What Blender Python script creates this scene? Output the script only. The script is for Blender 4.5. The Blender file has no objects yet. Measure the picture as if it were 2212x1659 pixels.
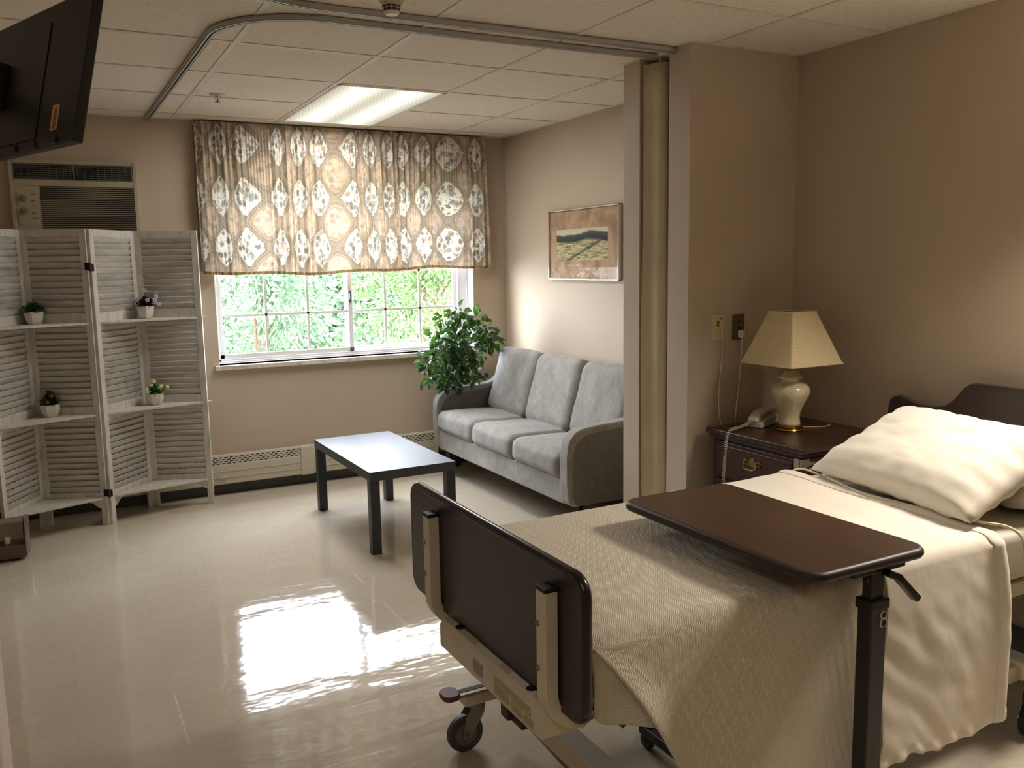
import bpy, bmesh, math, random
from mathutils import Vector, Matrix, noise
random.seed(7)
sc = bpy.context.scene
COL = sc.collection
pi = math.pi

# ------------------------------------------------------------------ camera, world, exposure
HC = 2.3816            # ceiling height
WY = 5.79              # window wall
f_px, yaw, pitch, roll, camz = 1863.73, 0.48847, 0.1389, -0.01707, 1.46989
cam_d = bpy.data.cameras.new('camera'); cam = bpy.data.objects.new('camera', cam_d); COL.objects.link(cam)
fw = Vector((math.sin(yaw)*math.cos(pitch), math.cos(yaw)*math.cos(pitch), -math.sin(pitch)))
rt = Vector((math.cos(yaw), -math.sin(yaw), 0)); up = rt.cross(fw)
r2 = rt*math.cos(roll) + up*math.sin(roll); u2 = -rt*math.sin(roll) + up*math.cos(roll)
cam.matrix_world = Matrix(((r2.x, u2.x, -fw.x, 0), (r2.y, u2.y, -fw.y, 0), (r2.z, u2.z, -fw.z, camz), (0, 0, 0, 1)))
cam_d.sensor_fit = 'HORIZONTAL'; cam_d.sensor_width = 36.0; cam_d.lens = f_px/2212*36.0
cam_d.clip_start = 0.02; cam_d.clip_end = 200
sc.camera = cam

sc.view_settings.view_transform = 'Standard'; sc.view_settings.look = 'None'
sc.view_settings.gamma = 1.0; sc.view_settings.use_curve_mapping = False
sc.view_settings.exposure = 0.60
sc.cycles.use_denoising = True
sc.cycles.max_bounces = 8; sc.cycles.diffuse_bounces = 5; sc.cycles.glossy_bounces = 4
sc.cycles.transmission_bounces = 6; sc.cycles.transparent_max_bounces = 12
sc.cycles.sample_clamp_indirect = 6.0; sc.cycles.caustics_reflective = False; sc.cycles.caustics_refractive = False
sc.cycles.blur_glossy = 0.5

SKY = 20.0
world = bpy.data.worlds.new('sky'); sc.world = world; world.use_nodes = True
wn = world.node_tree.nodes; wl = world.node_tree.links
bg = wn['Background']
wtc = wn.new('ShaderNodeTexCoord'); wsp = wn.new('ShaderNodeSeparateXYZ'); wr = wn.new('ShaderNodeValToRGB')
wl.new(wtc.outputs['Generated'], wsp.inputs[0]); wl.new(wsp.outputs['Z'], wr.inputs[0])
wr.color_ramp.elements[0].position = 0.0; wr.color_ramp.elements[0].color = (0.93, 0.93, 1.0, 1)
wr.color_ramp.elements[1].position = 0.9; wr.color_ramp.elements[1].color = (0.78, 0.84, 1.0, 1)
wl.new(wr.outputs[0], bg.inputs[0]); bg.inputs[1].default_value = SKY

def area_lamp(name, loc, size, size_y, energy, color, direction):
    d = bpy.data.lights.new(name, 'AREA'); d.shape = 'RECTANGLE'; d.size = size; d.size_y = size_y
    d.energy = energy; d.color = color
    o = bpy.data.objects.new(name, d); COL.objects.link(o); o.location = loc
    o.rotation_euler = Vector(direction).to_track_quat('-Z', 'Y').to_euler()
    return o
# sampling portal of the window opening (gives no light of its own)
por = area_lamp('window_portal', (1.85, 6.02, 1.45), 1.75, 1.2, 1.0, (1, 1, 1), (0, -1, 0)); por.data.cycles.is_portal = True
# fluorescent ceiling panel near the window (its lens hangs just above the lamp)
area_lamp('fluorescent_tubes', (1.665, 4.98, HC-0.03), 0.5, 1.1, 17.0, (1.0, 0.96, 0.91), (0, 0, -1))
# warm lamp on the wall over the head of the bed, out of the frame
BEDL = area_lamp('bed_wall_lamp', (2.99, 1.40, 1.95), 0.12, 0.55, 23.0, (1.0, 0.90, 0.77), (-0.42, -0.12, -1.0)); BEDL.data.spread = math.radians(135)
area_lamp('bed_wall_lamp_up', (2.97, 1.40, 2.02), 0.10, 0.5, 2.6, (1.0, 0.86, 0.70), (-1.0, 0.1, 1.0))
# unseen ceiling fill light, assumed behind the camera to brighten the near half
area_lamp('near_fill_lamp', (-0.4, 0.1, HC-0.03), 0.5, 1.1, 5.5, (1.0, 0.93, 0.84), (0, 0, -1))

# ------------------------------------------------------------------ material helpers
def lin(c):
    out = []
    for v in c:
        v /= 255.0
        out.append(v/12.92 if v <= 0.04045 else ((v+0.055)/1.055)**2.4)
    return (*out, 1.0)
class M:
    def __init__(s, name, col=(128, 128, 128), rough=0.6, metal=0.0, spec=None, coat=0.0, coat_r=0.1):
        s.m = bpy.data.materials.new(name); s.m.use_nodes = True
        s.t = s.m.node_tree; s.n = s.t.nodes; s.b = s.n['Principled BSDF']
        s.b.inputs['Base Color'].default_value = lin(col); s.b.inputs['Roughness'].default_value = rough
        s.b.inputs['Metallic'].default_value = metal
        if spec is not None: s.b.inputs['Specular IOR Level'].default_value = spec
        s.b.inputs['Coat Weight'].default_value = coat; s.b.inputs['Coat Roughness'].default_value = coat_r
        s._c = {}
    def L(s, a, b): s.t.links.new(a, b)
    def coord(s, kind='Object'):
        if 'tc' not in s._c: s._c['tc'] = s.n.new('ShaderNodeTexCoord')
        return s._c['tc'].outputs[kind]
    def mapping(s, src, scale=(1, 1, 1), rot=(0, 0, 0), loc=(0, 0, 0)):
        n = s.n.new('ShaderNodeMapping'); s.L(src, n.inputs[0]); n.inputs['Scale'].default_value = scale
        n.inputs['Rotation'].default_value = rot; n.inputs['Location'].default_value = loc; return n.outputs[0]
    def noise(s, src, scale=5, detail=3, rough=0.5, dist=0.0):
        n = s.n.new('ShaderNodeTexNoise'); s.L(src, n.inputs['Vector']); n.inputs['Scale'].default_value = scale
        n.inputs['Detail'].default_value = detail; n.inputs['Roughness'].default_value = rough
        n.inputs['Distortion'].default_value = dist; return n.outputs[0]
    def voronoi(s, src, scale=5, feature='F1', out='Distance'):
        n = s.n.new('ShaderNodeTexVoronoi'); n.feature = feature; s.L(src, n.inputs['Vector']); n.inputs['Scale'].default_value = scale
        return n.outputs[out]
    def ramp(s, fac, stops, interp='LINEAR'):
        n = s.n.new('ShaderNodeValToRGB'); s.L(fac, n.inputs[0]); cr = n.color_ramp; cr.interpolation = interp
        while len(cr.elements) < len(stops): cr.elements.new(0.5)
        for e, (p, c) in zip(cr.elements, stops):
            e.position = p; e.color = lin(c) if len(c) == 3 else c
        return n.outputs[0]
    def math(s, op, a, b=0.0, c=None, clamp=False):
        n = s.n.new('ShaderNodeMath'); n.operation = op; n.use_clamp = clamp
        for i, v in enumerate((a, b, c)):
            if v is None: continue
            if isinstance(v, (int, float)): n.inputs[i].default_value = v
            else: s.L(v, n.inputs[i])
        return n.outputs[0]
    def mix(s, fac, a, b):
        n = s.n.new('ShaderNodeMix'); n.data_type = 'RGBA'
        if isinstance(fac, (int, float)): n.inputs[0].default_value = fac
        else: s.L(fac, n.inputs[0])
        for i, v in ((6, a), (7, b)):
            if isinstance(v, tuple): n.inputs[i].default_value = lin(v)
            else: s.L(v, n.inputs[i])
        return n.outputs[2]
    def sep(s, src):
        n = s.n.new('ShaderNodeSeparateXYZ'); s.L(src, n.inputs[0]); return n.outputs
    def color(s, sock): s.L(sock, s.b.inputs['Base Color'])
    def rough(s, sock): s.L(sock, s.b.inputs['Roughness'])
    def bump(s, h, strength=0.3, dist=0.01):
        n = s.n.new('ShaderNodeBump'); n.inputs['Strength'].default_value = strength; n.inputs['Distance'].default_value = dist
        s.L(h, n.inputs['Height']); s.L(n.outputs[0], s.b.inputs['Normal']); return n.outputs[0]

def simple(name, col, rough=0.6, metal=0.0, var=0.06, scale=6, bump=0.0, **k):
    m = M(name, col, rough, metal, **k); o = m.coord('Object')
    nz = m.noise(o, scale, 4)
    a = tuple(max(0, v*(1-var)) for v in col); b = tuple(min(255, v*(1+var)) for v in col)
    m.color(m.ramp(nz, [(0.3, a), (0.7, b)]))
    if bump: m.bump(m.noise(o, scale*12, 3), bump, 0.004)
    return m.m

def wood(name, c1, c2, rough=0.35, scale=(1.2, 14, 14), **k):
    m = M(name, c1, rough, **k); o = m.mapping(m.coord('Object'), scale)
    nz = m.noise(o, 4.0, 8, 0.62, 0.6)
    m.color(m.ramp(nz, [(0.32, c1), (0.68, c2)])); m.bump(nz, 0.08, 0.002)
    return m.m

# ---- surfaces
def wall_mat():
    m = M('wall_paint', (186, 171, 151), 0.62); o = m.coord('Object')
    nz = m.noise(o, 1.3, 3)
    m.color(m.ramp(nz, [(0.35, (184, 168, 148)), (0.65, (190, 174, 154))]))
    m.bump(m.noise(o, 260, 3), 0.12, 0.002); return m.m
def ceil_mat():
    m = M('ceiling_tile', (226, 216, 204), 0.9); o = m.coord('Object')
    v = m.voronoi(o, 130); nz = m.noise(o, 70, 4, 0.6)
    h = m.math('ADD', m.math('MULTIPLY', v, 0.6), nz)
    m.color(m.ramp(m.math('MULTIPLY', nz, m.math('SUBTRACT', 1.15, m.math('MULTIPLY', m.ramp(v, [(0.0, (255,)*3), (0.18, (0,)*3)]), 0.25))), [(0.30, (190, 178, 164)), (0.42, (228, 217, 204)), (0.62, (236, 226, 213))]))
    m.bump(h, 0.35, 0.004); return m.m
def floor_mat():
    m = M('vinyl_floor', (188, 176, 152), 0.12, spec=0.75); o = m.coord('Object')
    big = m.noise(o, 0.9, 4); fine = m.noise(o, 45, 5, 0.7)
    base = m.ramp(m.math('ADD', m.math('MULTIPLY', big, 0.55), m.math('MULTIPLY', fine, 0.45)), [(0.35, (186, 174, 155)), (0.5, (197, 186, 167)), (0.66, (207, 197, 179))])
    sp = m.sep(o)
    def line(ax, off):
        p = m.math('PINGPONG', m.math('ADD', ax, off), 0.1524)
        return m.math('LESS_THAN', p, 0.0007)
    ln = m.math('MAXIMUM', line(sp[0], 0.03), line(sp[1], 0.07))
    m.color(m.mix(m.math('MULTIPLY', ln, 0.22), base, (140, 124, 100)))
    m.rough(m.math('ADD', 0.05, m.math('MULTIPLY', m.ramp(m.noise(o, 3.0, 5, 0.7), [(0.35, (0,)*3), (0.75, (255,)*3)]), 0.045)))
    wav = m.noise(m.mapping(o, (1, 2.2, 1)), 3.2, 3, 0.5)
    h = m.math('ADD', m.math('MULTIPLY', wav, 0.85), m.math('MULTIPLY', m.noise(o, 26, 3), 0.06))
    h = m.math('SUBTRACT', h, m.math('MULTIPLY', ln, 0.03))
    m.bump(h, 0.16, 0.02); return m.m
MW = wall_mat(); MC = ceil_mat(); MF = floor_mat()
MGRID = simple('ceiling_grid_paint', (222, 213, 200), 0.5)
MGRIDS = simple('ceiling_seam', (186, 176, 161), 0.8)
MBASE = simple('cove_base_rubber', (62, 62, 62), 0.4)
MWHITE = simple('white_vinyl', (232, 232, 234), 0.35, var=0.02)
MMARB = None
def marble():
    m = M('sill_marble', (205, 198, 185), 0.3); o = m.coord('Object')
    n1 = m.noise(o, 9, 8, 0.65, 1.2)
    m.color(m.ramp(n1, [(0.3, (150, 138, 120)), (0.45, (205, 197, 183)), (0.7, (226, 220, 208))])); return m.m
MMARB = marble()
def glass_mat(name='window_glass', rough=0.0, tint=(0.97, 0.985, 0.98, 1), k=1.0):
    m = bpy.data.materials.new(name); m.use_nodes = True; n = m.node_tree.nodes; l = m.node_tree.links
    n.remove(n['Principled BSDF'])
    tr = n.new('ShaderNodeBsdfTransparent'); tr.inputs[0].default_value = tint
    gl = n.new('ShaderNodeBsdfGlossy'); gl.inputs['Roughness'].default_value = rough
    lw = n.new('ShaderNodeLayerWeight'); lw.inputs[0].default_value = 0.5
    pw = n.new('ShaderNodeMath'); pw.operation = 'POWER'; l.new(lw.outputs['Facing'], pw.inputs[0]); pw.inputs[1].default_value = 5
    ma = n.new('ShaderNodeMath'); ma.operation = 'MULTIPLY_ADD'; l.new(pw.outputs[0], ma.inputs[0]); ma.inputs[1].default_value = 0.96*k; ma.inputs[2].default_value = 0.04*k
    mx = n.new('ShaderNodeMixShader'); l.new(ma.outputs[0], mx.inputs[0]); l.new(tr.outputs[0], mx.inputs[1]); l.new(gl.outputs[0], mx.inputs[2])
    l.new(mx.outputs[0], n['Material Output'].inputs[0]); return m
MGLASS = glass_mat()

# ------------------------------------------------------------------ mesh helpers
LOCAL = [False]      # True: vertices are given in the parent's own frame
class MB:
    def __init__(s): s.v = []; s.f = []; s.uv = None; s.mi = []; s.cur = 0
    def _a(s, vs, fs):
        b = len(s.v); s.v += [tuple(v) for v in vs]; s.f += [tuple(i+b for i in f) for f in fs]; s.mi += [s.cur]*len(fs); return s
    def box(s, a, b, M4=None):
        x0, y0, z0 = a; x1, y1, z1 = b
        vs = [Vector(p) for p in ((x0, y0, z0), (x1, y0, z0), (x1, y1, z0), (x0, y1, z0), (x0, y0, z1), (x1, y0, z1), (x1, y1, z1), (x0, y1, z1))]
        if M4 is not None: vs = [M4 @ v for v in vs]
        return s._a(vs, [(0, 3, 2, 1), (4, 5, 6, 7), (0, 1, 5, 4), (1, 2, 6, 5), (2, 3, 7, 6), (3, 0, 4, 7)])
    def cyl(s, p0, p1, r0, r1=None, n=20, caps=True):
        p0 = Vector(p0); p1 = Vector(p1); r1 = r0 if r1 is None else r1
        d = (p1-p0).normalized(); a = d.orthogonal().normalized(); b = d.cross(a)
        vs = []
        for p, r in ((p0, r0), (p1, r1)):
            for i in range(n):
                t = 2*pi*i/n; vs.append(p + a*(r*math.cos(t)) + b*(r*math.sin(t)))
        fs = [(i, (i+1) % n, n+(i+1) % n, n+i) for i in range(n)]
        if caps: fs += [tuple(range(n-1, -1, -1)), tuple(range(n, 2*n))]
        return s._a(vs, fs)
    def tube(s, pts, r, n=10, closed=False, caps=True, flat=1.0):
        pts = [Vector(p) for p in pts]; N = len(pts); vs = []
        prev = None
        for i, p in enumerate(pts):
            d = (pts[(i+1) % N] - pts[i-1]) if (closed or 0 < i < N-1) else (pts[1]-pts[0] if i == 0 else pts[-1]-pts[-2])
            d.normalize()
            if prev is None: a = d.orthogonal().normalized()
            else:
                a = prev - d*prev.dot(d)
                a = a.normalized() if a.length > 1e-6 else d.orthogonal().normalized()
            prev = a; b = d.cross(a); rr = r[i] if isinstance(r, (list, tuple)) else r
            for k in range(n):
                t = 2*pi*k/n; vs.append(p + a*(rr*math.cos(t)) + b*(rr*flat*math.sin(t)))
        fs = []
        for i in range(N if closed else N-1):
            j = (i+1) % N
            for k in range(n): fs.append((i*n+k, i*n+(k+1) % n, j*n+(k+1) % n, j*n+k))
        if not closed and caps: fs += [tuple(range(n-1, -1, -1)), tuple((N-1)*n+k for k in range(n))]
        return s._a(vs, fs)
    def rect_tube(s, pts, w, h, upv=(0, 0, 1)):
        pts = [Vector(p) for p in pts]; N = len(pts); vs = []; upv = Vector(upv)
        for i, p in enumerate(pts):
            d = pts[1]-pts[0] if i == 0 else (pts[-1]-pts[-2] if i == N-1 else (pts[i+1]-pts[i]).normalized()+(pts[i]-pts[i-1]).normalized())
            d.normalize(); a = d.cross(upv).normalized(); b = a.cross(d).normalized()
            for sx, sy in ((-1, -1), (1, -1), (1, 1), (-1, 1)): vs.append(p + a*(sx*w/2) + b*(sy*h/2))
        fs = []
        for i in range(N-1):
            for k in range(4): fs.append((i*4+k, i*4+(k+1) % 4, i*4+4+(k+1) % 4, i*4+4+k))
        fs += [(3, 2, 1, 0), tuple((N-1)*4+k for k in range(4))]
        return s._a(vs, fs)
    def prism(s, poly, ax, a, b):
        """polygon in the plane across axis ax (0,1,2), extruded from a to b"""
        def mk(p, t):
            q = list(p); q.insert(ax, t); return q
        n = len(poly); vs = [mk(p, a) for p in poly] + [mk(p, b) for p in poly]
        fs = [tuple(range(n-1, -1, -1)), tuple(range(n, 2*n))] + [(i, (i+1) % n, n+(i+1) % n, n+i) for i in range(n)]
        return s._a(vs, fs)
    def lathe(s, prof, c=(0, 0, 0), n=32):
        vs = []; cx, cy, cz = c
        for r, z in prof:
            for k in range(n):
                t = 2*pi*k/n; vs.append((cx+r*math.cos(t), cy+r*math.sin(t), cz+z))
        fs = []
        for i in range(len(prof)-1):
            for k in range(n): fs.append((i*n+k, i*n+(k+1) % n, (i+1)*n+(k+1) % n, (i+1)*n+k))
        fs += [tuple(range(n-1, -1, -1)), tuple((len(prof)-1)*n+k for k in range(n))]
        return s._a(vs, fs)
    def grid(s, fn, nu, nv, uvf=None):
        b = len(s.v); vs = []; uvs = []
        for j in range(nv+1):
            for i in range(nu+1):
                vs.append(tuple(fn(i/nu, j/nv)))
                if uvf: uvs.append(uvf(i/nu, j/nv))
        fs = [(j*(nu+1)+i, j*(nu+1)+i+1, (j+1)*(nu+1)+i+1, (j+1)*(nu+1)+i) for j in range(nv) for i in range(nu)]
        s._a(vs, fs)
        if uvf:
            if s.uv is None: s.uv = {}
            for k, q in enumerate(uvs): s.uv[b+k] = q
        return s
    def build(s, name, mats, parent=None, smooth=False, bevel=0, seg=2, origin=None, solid=0, subsurf=0, shade_angle=None):
        me = bpy.data.meshes.new(name)
        vs = s.v
        o = bpy.data.objects.new(name, me); COL.objects.link(o)
        if origin is not None:
            vs = [(x-origin[0], y-origin[1], z-origin[2]) for x, y, z in vs]; o.location = origin
        me.from_pydata(vs, [], s.f); me.update()
        if not isinstance(mats, (list, tuple)): mats = [mats]
        for m in mats: me.materials.append(m)
        if len(mats) > 1:
            for p, k in zip(me.polygons, s.mi): p.material_index = k
        if s.uv:
            ul = me.uv_layers.new(name='UVMap')
            for lp in me.loops: ul.data[lp.index].uv = s.uv.get(lp.vertex_index, (0, 0))
        bm = bmesh.new(); bm.from_mesh(me); bmesh.ops.recalc_face_normals(bm, faces=bm.faces); bm.to_mesh(me); bm.free()
        if smooth or shade_angle:
            for p in me.polygons: p.use_smooth = True
            if shade_angle:
                me.set_sharp_from_angle(angle=math.radians(shade_angle))
        if bevel:
            md = o.modifiers.new('bevel', 'BEVEL'); md.width = bevel; md.segments = seg; md.limit_method = 'ANGLE'; md.angle_limit = math.radians(40)
            for p in me.polygons: p.use_smooth = True
            md.harden_normals = True
        if solid:
            md = o.modifiers.new('thick', 'SOLIDIFY'); md.thickness = solid; md.offset = 0
        if subsurf:
            md = o.modifiers.new('sub', 'SUBSURF'); md.levels = subsurf; md.render_levels = subsurf
            for p in me.polygons: p.use_smooth = True
        if parent is not None:
            o.parent = parent
            if not LOCAL[0]: o.matrix_parent_inverse = parent_mat(parent).inverted()
        return o
def parent_mat(p):
    if p.parent is None: return Matrix.Translation(p.location) @ p.rotation_euler.to_matrix().to_4x4()
    return parent_mat(p.parent) @ p.matrix_parent_inverse @ Matrix.Translation(p.location) @ p.rotation_euler.to_matrix().to_4x4()
def thing(name, label, cat, loc=(0, 0, 0), group=None):
    o = bpy.data.objects.new(name, None); COL.objects.link(o); o.location = loc
    o.empty_display_size = 0.05
    o['label'] = label; o['category'] = cat
    if group: o['group'] = group
    return o
def tag(o, label, cat, group=None):
    o['label'] = label; o['category'] = cat
    if group: o['group'] = group
    return o
def struct(o): o['kind'] = 'structure'; return o
def dup(root, loc, label, group=None):
    r = root.copy(); COL.objects.link(r); r.location = loc; r['label'] = label
    def kids(a, b):
        for ch in list(a.children):
            c = ch.copy(); COL.objects.link(c); c.parent = b; kids(ch, c)
    kids(root, r)
    return r
def sub(a, b, t): return tuple(a[i]+(b[i]-a[i])*t for i in range(3))
def arc(c, r, a0, a1, n, plane='xz'):
    out = []
    for i in range(n+1):
        t = math.radians(a0+(a1-a0)*i/n); p = [c[0], c[1], c[2]]
        ix = {'x': 0, 'y': 1, 'z': 2}
        p[ix[plane[0]]] += r*math.cos(t); p[ix[plane[1]]] += r*math.sin(t); out.append(tuple(p))
    return out
def rrect(x0, y0, x1, y1, r, n=6):
    out = []
    for cx, cy, a in ((x1-r, y1-r, 0), (x0+r, y1-r, 90), (x0+r, y0+r, 180), (x1-r, y0+r, 270)):
        for i in range(n+1):
            t = math.radians(a+90*i/n); out.append((cx+r*math.cos(t), cy+r*math.sin(t)))
    return out
def leaf_mesh(mb, p, d, nrm, L, W, bend=0.2):
    """one pointed leaf: start p, direction d, face normal nrm"""
    d = Vector(d).normalized(); nrm = Vector(nrm); s = d.cross(nrm)
    if s.length < 1e-4: s = d.orthogonal()
    s.normalize(); n = s.cross(d).normalized(); p = Vector(p)
    v = [p, p+d*L*0.35+s*W*0.5+n*L*0.06, p+d*L*0.35-s*W*0.5+n*L*0.06, p+d*L*0.35, p+d*L*0.72+s*W*0.32-n*L*bend*0.3, p+d*L*0.72-s*W*0.32-n*L*bend*0.3, p+d*L*0.72-n*L*bend*0.45, p+d*L-n*L*bend]
    mb._a(v, [(0, 3, 1), (0, 2, 3), (1, 3, 6, 4), (3, 2, 5, 6), (4, 6, 7), (6, 5, 7)])
# ------------------------------------------------------------------ the room
XL, XR, XB = -1.35, 3.04, 3.095      # left wall, right wall of the far half, wall behind the bed
YN = -1.6
WX0, WX1, WZ0, WZ1 = 0.935, 2.768, 0.845, 2.06   # window opening
struct(MB().box((XL-0.1, YN-0.1, -0.1), (XB+0.1, WY+0.2, 0)).build('floor', MF))
struct(MB().box((XL-0.1, YN-0.1, HC), (XB+0.1, WY+0.2, HC+0.1)).build('ceiling', MC))
w = MB(); T = 0.18
w.box((XL-0.1, WY, 0), (WX0, WY+T, HC)).box((WX1, WY, 0), (XR+0.1, WY+T, HC)).box((WX0, WY, 0), (WX1, WY+T, WZ0)).box((WX0, WY, WZ1), (WX1, WY+T, HC))
struct(w.build('wall_far', MW))
struct(MB().box((XR, 3.12, 0), (XR+0.15, WY+T, HC)).build('wall_right', MW))
struct(MB().box((XB, YN-0.1, 0), (XB+0.1, 3.12, HC)).build('wall_bedside', MW))
struct(MB().box((XL-0.1, YN-0.1, 0), (XL, WY+T, HC)).build('wall_left', MW))
struct(MB().box((XL-0.1, YN-0.1, 0), (XB+0.1, YN, HC)).build('wall_near', MW))
struct(MB().box((2.468, 2.985, 0), (XB+0.02, 3.128, HC)).build('wall_partition', MW))
struct(MB().box((2.462, 3.335, 0), (XR+0.02, 3.462, HC)).build('wall_niche', MW))
# ceiling grid: T-bars between the tiles
X0, Y0, S = 0.7512, 3.7642, 0.6096
tb = MB(); sm = MB()
for i in range(-4, 5):
    x = X0+i*S
    if XL < x < XB: tb.box((x-0.012, YN, HC-0.0025), (x+0.012, WY, HC+0.01)); sm.box((x-0.0155, YN, HC-0.0006), (x+0.0155, WY, HC+0.01))
for j in range(-9, 4):
    y = Y0+j*S
    if YN < y < WY: tb.box((XL, y-0.012, HC-0.003), (XB, y+0.012, HC+0.01)); sm.box((XL, y-0.0155, HC-0.0006), (XB, y+0.0155, HC+0.01))
struct(tb.build('trim_1', MGRID)); struct(sm.build('trim_2', MGRIDS))
# wall angle around the edge of the ceiling
e = MB(); t = 0.02; zz = HC-0.016
for a, b in (((XL, WY-t), (XR, WY)), ((XR-t, 3.46), (XR, WY)), ((XB-t, YN), (XB, 2.985)), ((XL, YN), (XL+t, WY)), ((XL, YN), (XB, YN+t)),
             ((2.468, 2.985-t), (XB, 2.985)), ((2.468-t, 2.985-t), (2.468, 3.128)), ((2.462-t, 3.335), (2.462, 3.462+t)), ((2.462, 3.462), (XR, 3.462+t))):
    e.box((a[0], a[1], HC-0.002), (b[0], b[1], HC+0.005)); 
    e.box((a[0], a[1], zz), (b[0], b[1], HC)) if False else None
struct(e.build('trim_3', MGRID))
# cove base along the walls
b = MB(); h = 0.10
b.box((XL, WY-0.012, 0), (XR, WY, h)); struct(b.build('baseboard_far', MBASE))
struct(MB().box((XR-0.01, 3.47, 0), (XR, WY, h)).build('baseboard_right', MBASE))
struct(MB().box((XB-0.01, YN, 0), (XB, 2.98, h)).build('baseboard_bedside', MBASE))
struct(MB().box((XL, YN, 0), (XL+0.01, WY, h)).build('baseboard_left', MBASE))
bb = MB().box((2.456, 2.975, 0), (2.468, 3.14, h)).box((2.456, 2.975, 0), (XB, 2.985, h)).box((2.45, 3.33, 0), (2.462, 3.47, h))
struct(bb.build('baseboard_partition', MBASE))

# white open door leaf close to the camera at the left edge
MDOOR = simple('door_paint', (225, 212, 204), 0.45, var=0.02)
dr = MB(); Rm = Matrix.Translation((-0.093, 1.2, 0)) @ Matrix.Rotation(math.radians(168), 4, 'Z')
dr.box((0, -0.02, 0.012), (0.86, 0.02, 2.05), Rm)
dm = dr.build('door_1', MDOOR, bevel=0.003); struct(dm)
kn = MB(); kn.cyl(Rm @ Vector((0.07, 0.02, 1.0)), Rm @ Vector((0.07, 0.07, 1.0)), 0.01); kn.cyl(Rm @ Vector((0.06, 0.065, 1.0)), Rm @ Vector((0.17, 0.065, 1.0)), 0.009)
kn.build('door_handle', simple('brushed_steel', (170, 168, 165), 0.3, 1.0, var=0.02), dm, shade_angle=40)

# ------------------------------------------------------------------ window
wroot = bpy.data.objects.new('window_1', None); COL.objects.link(wroot); wroot.location = (1.85, WY, WZ0); wroot['kind'] = 'structure'
fy0, fy1 = 5.885, 5.965
fr = MB()
gx0, gx1, gz0, gz1 = 0.985, 2.665, 0.905, 2.0
fr.box((WX0, fy0, WZ0), (gx0-0.02, fy1, WZ1)).box((gx1+0.02, fy0, WZ0), (2.768, fy1, WZ1)).box((WX0, fy0, WZ0), (WX1, fy1, gz0-0.03)).box((WX0, fy0, gz1+0.02), (WX1, fy1, WZ1))
fr.box((WX0, fy0-0.008, WZ0), (WX1, fy0, WZ0+0.016)).box((WX0, fy0-0.014, WZ0+0.0), (WX1, fy0, WZ0+0.006))
fr.build('window_frame', MWHITE, wroot, bevel=0.003)
def sash(x0, x1, y0, y1, name):
    s_ = MB(); w_ = 0.032
    s_.box((x0, y0, gz0-0.03), (x0+w_, y1, gz1+0.02)).box((x1-w_, y0, gz0-0.03), (x1, y1, gz1+0.02))
    s_.box((x0, y0, gz0-0.035), (x1, y1, gz0)).box((x0, y0, gz1), (x1, y1, gz1+0.03))
    so = s_.build(name, MWHITE, wroot, bevel=0.003)
    ym = (y0+y1)/2; a, b_ = x0+w_, x1-w_
    MB().box((a-0.004, ym-0.002, gz0-0.004), (b_+0.004, ym+0.002, gz1+0.004)).build('glass_pane', MGLASS, so)
    m_ = MB()
    for k in (1, 2):
        xx = a+(b_-a)*k/3; m_.box((xx-0.008, ym-0.006, gz0), (xx+0.008, ym+0.006, gz1))
    for k in range(1, 4):
        z_ = 1.158+0.275*(k-1); m_.box((a, ym-0.006, z_-0.008), (b_, ym+0.006, z_+0.008))
    m_.build('muntins', MWHITE, so)
    return so
s1 = sash(0.96, 1.875, 5.895, 5.92, 'sash'); s2 = sash(1.83, 2.695, 5.925, 5.95, 'sash')
lt = MB().box((1.842, 5.880, 1.22), (1.866, 5.895, 1.30)).box((1.849, 5.868, 1.24), (1.859, 5.882, 1.285)).box((1.842, 5.880, 0.885), (1.87, 5.895, 0.905))
lt.build('latch', simple('latch_metal', (120, 125, 130), 0.4, 0.6), wroot, bevel=0.002)
MB().box((WX0-0.03, WY-0.035, WZ0-0.03), (WX1+0.01, fy0+0.01, WZ0)).build('sill', MMARB, wroot, bevel=0.004)
jm = MB().box((WX1-0.003, WY-0.001, WZ0), (WX1, fy0, WZ1)).box((WX0, WY-0.001, WZ0), (WX0+0.003, fy0, WZ1)).box((WX0, WY-0.001, WZ1-0.003), (WX1, fy0, WZ1))
jm.build('jamb', MWHITE, wroot)
pc = MB(); pc.tube([(2.735, 5.83, 2.0), (2.73, 5.832, 1.4), (2.738, 5.835, 1.05)], 0.002, 6); pc.tube([(2.745, 5.83, 2.0), (2.748, 5.832, 1.3), (2.742, 5.835, 1.12)], 0.002, 6)
pc.build('pull_cord', MWHITE, wroot)

# ------------------------------------------------------------------ outside: bushes and trees
def leafmat(name, c1, c2, c3):
    m = M(name, c1, 0.5); n = m.n.new('ShaderNodeObjectInfo'); o = m.coord('Object')
    m.color(m.ramp(m.noise(o, 2.5, 3), [(0.3, c1), (0.5, c2), (0.7, c3)]))
    tr = m.n.new('ShaderNodeBsdfTranslucent'); m.L(m.ramp(m.noise(o, 2.5, 3), [(0.3, c2), (0.7, c3)]), tr.inputs[0])
    mx = m.n.new('ShaderNodeMixShader'); mx.inputs[0].default_value = 0.22
    m.L(m.b.outputs[0], mx.inputs[1]); m.L(tr.outputs[0], mx.inputs[2]); m.L(mx.outputs[0], m.n['Material Output'].inputs[0])
    return m.m
ML1 = leafmat('bush_leaves', (60, 82, 62), (88, 114, 84), (124, 150, 110))
ML2 = leafmat('tree_leaves', (60, 86, 50), (90, 118, 68), (126, 152, 92))
MBARK = simple('bark', (84, 70, 56), 0.9, scale=14)
rnd = random.Random(11)
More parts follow.
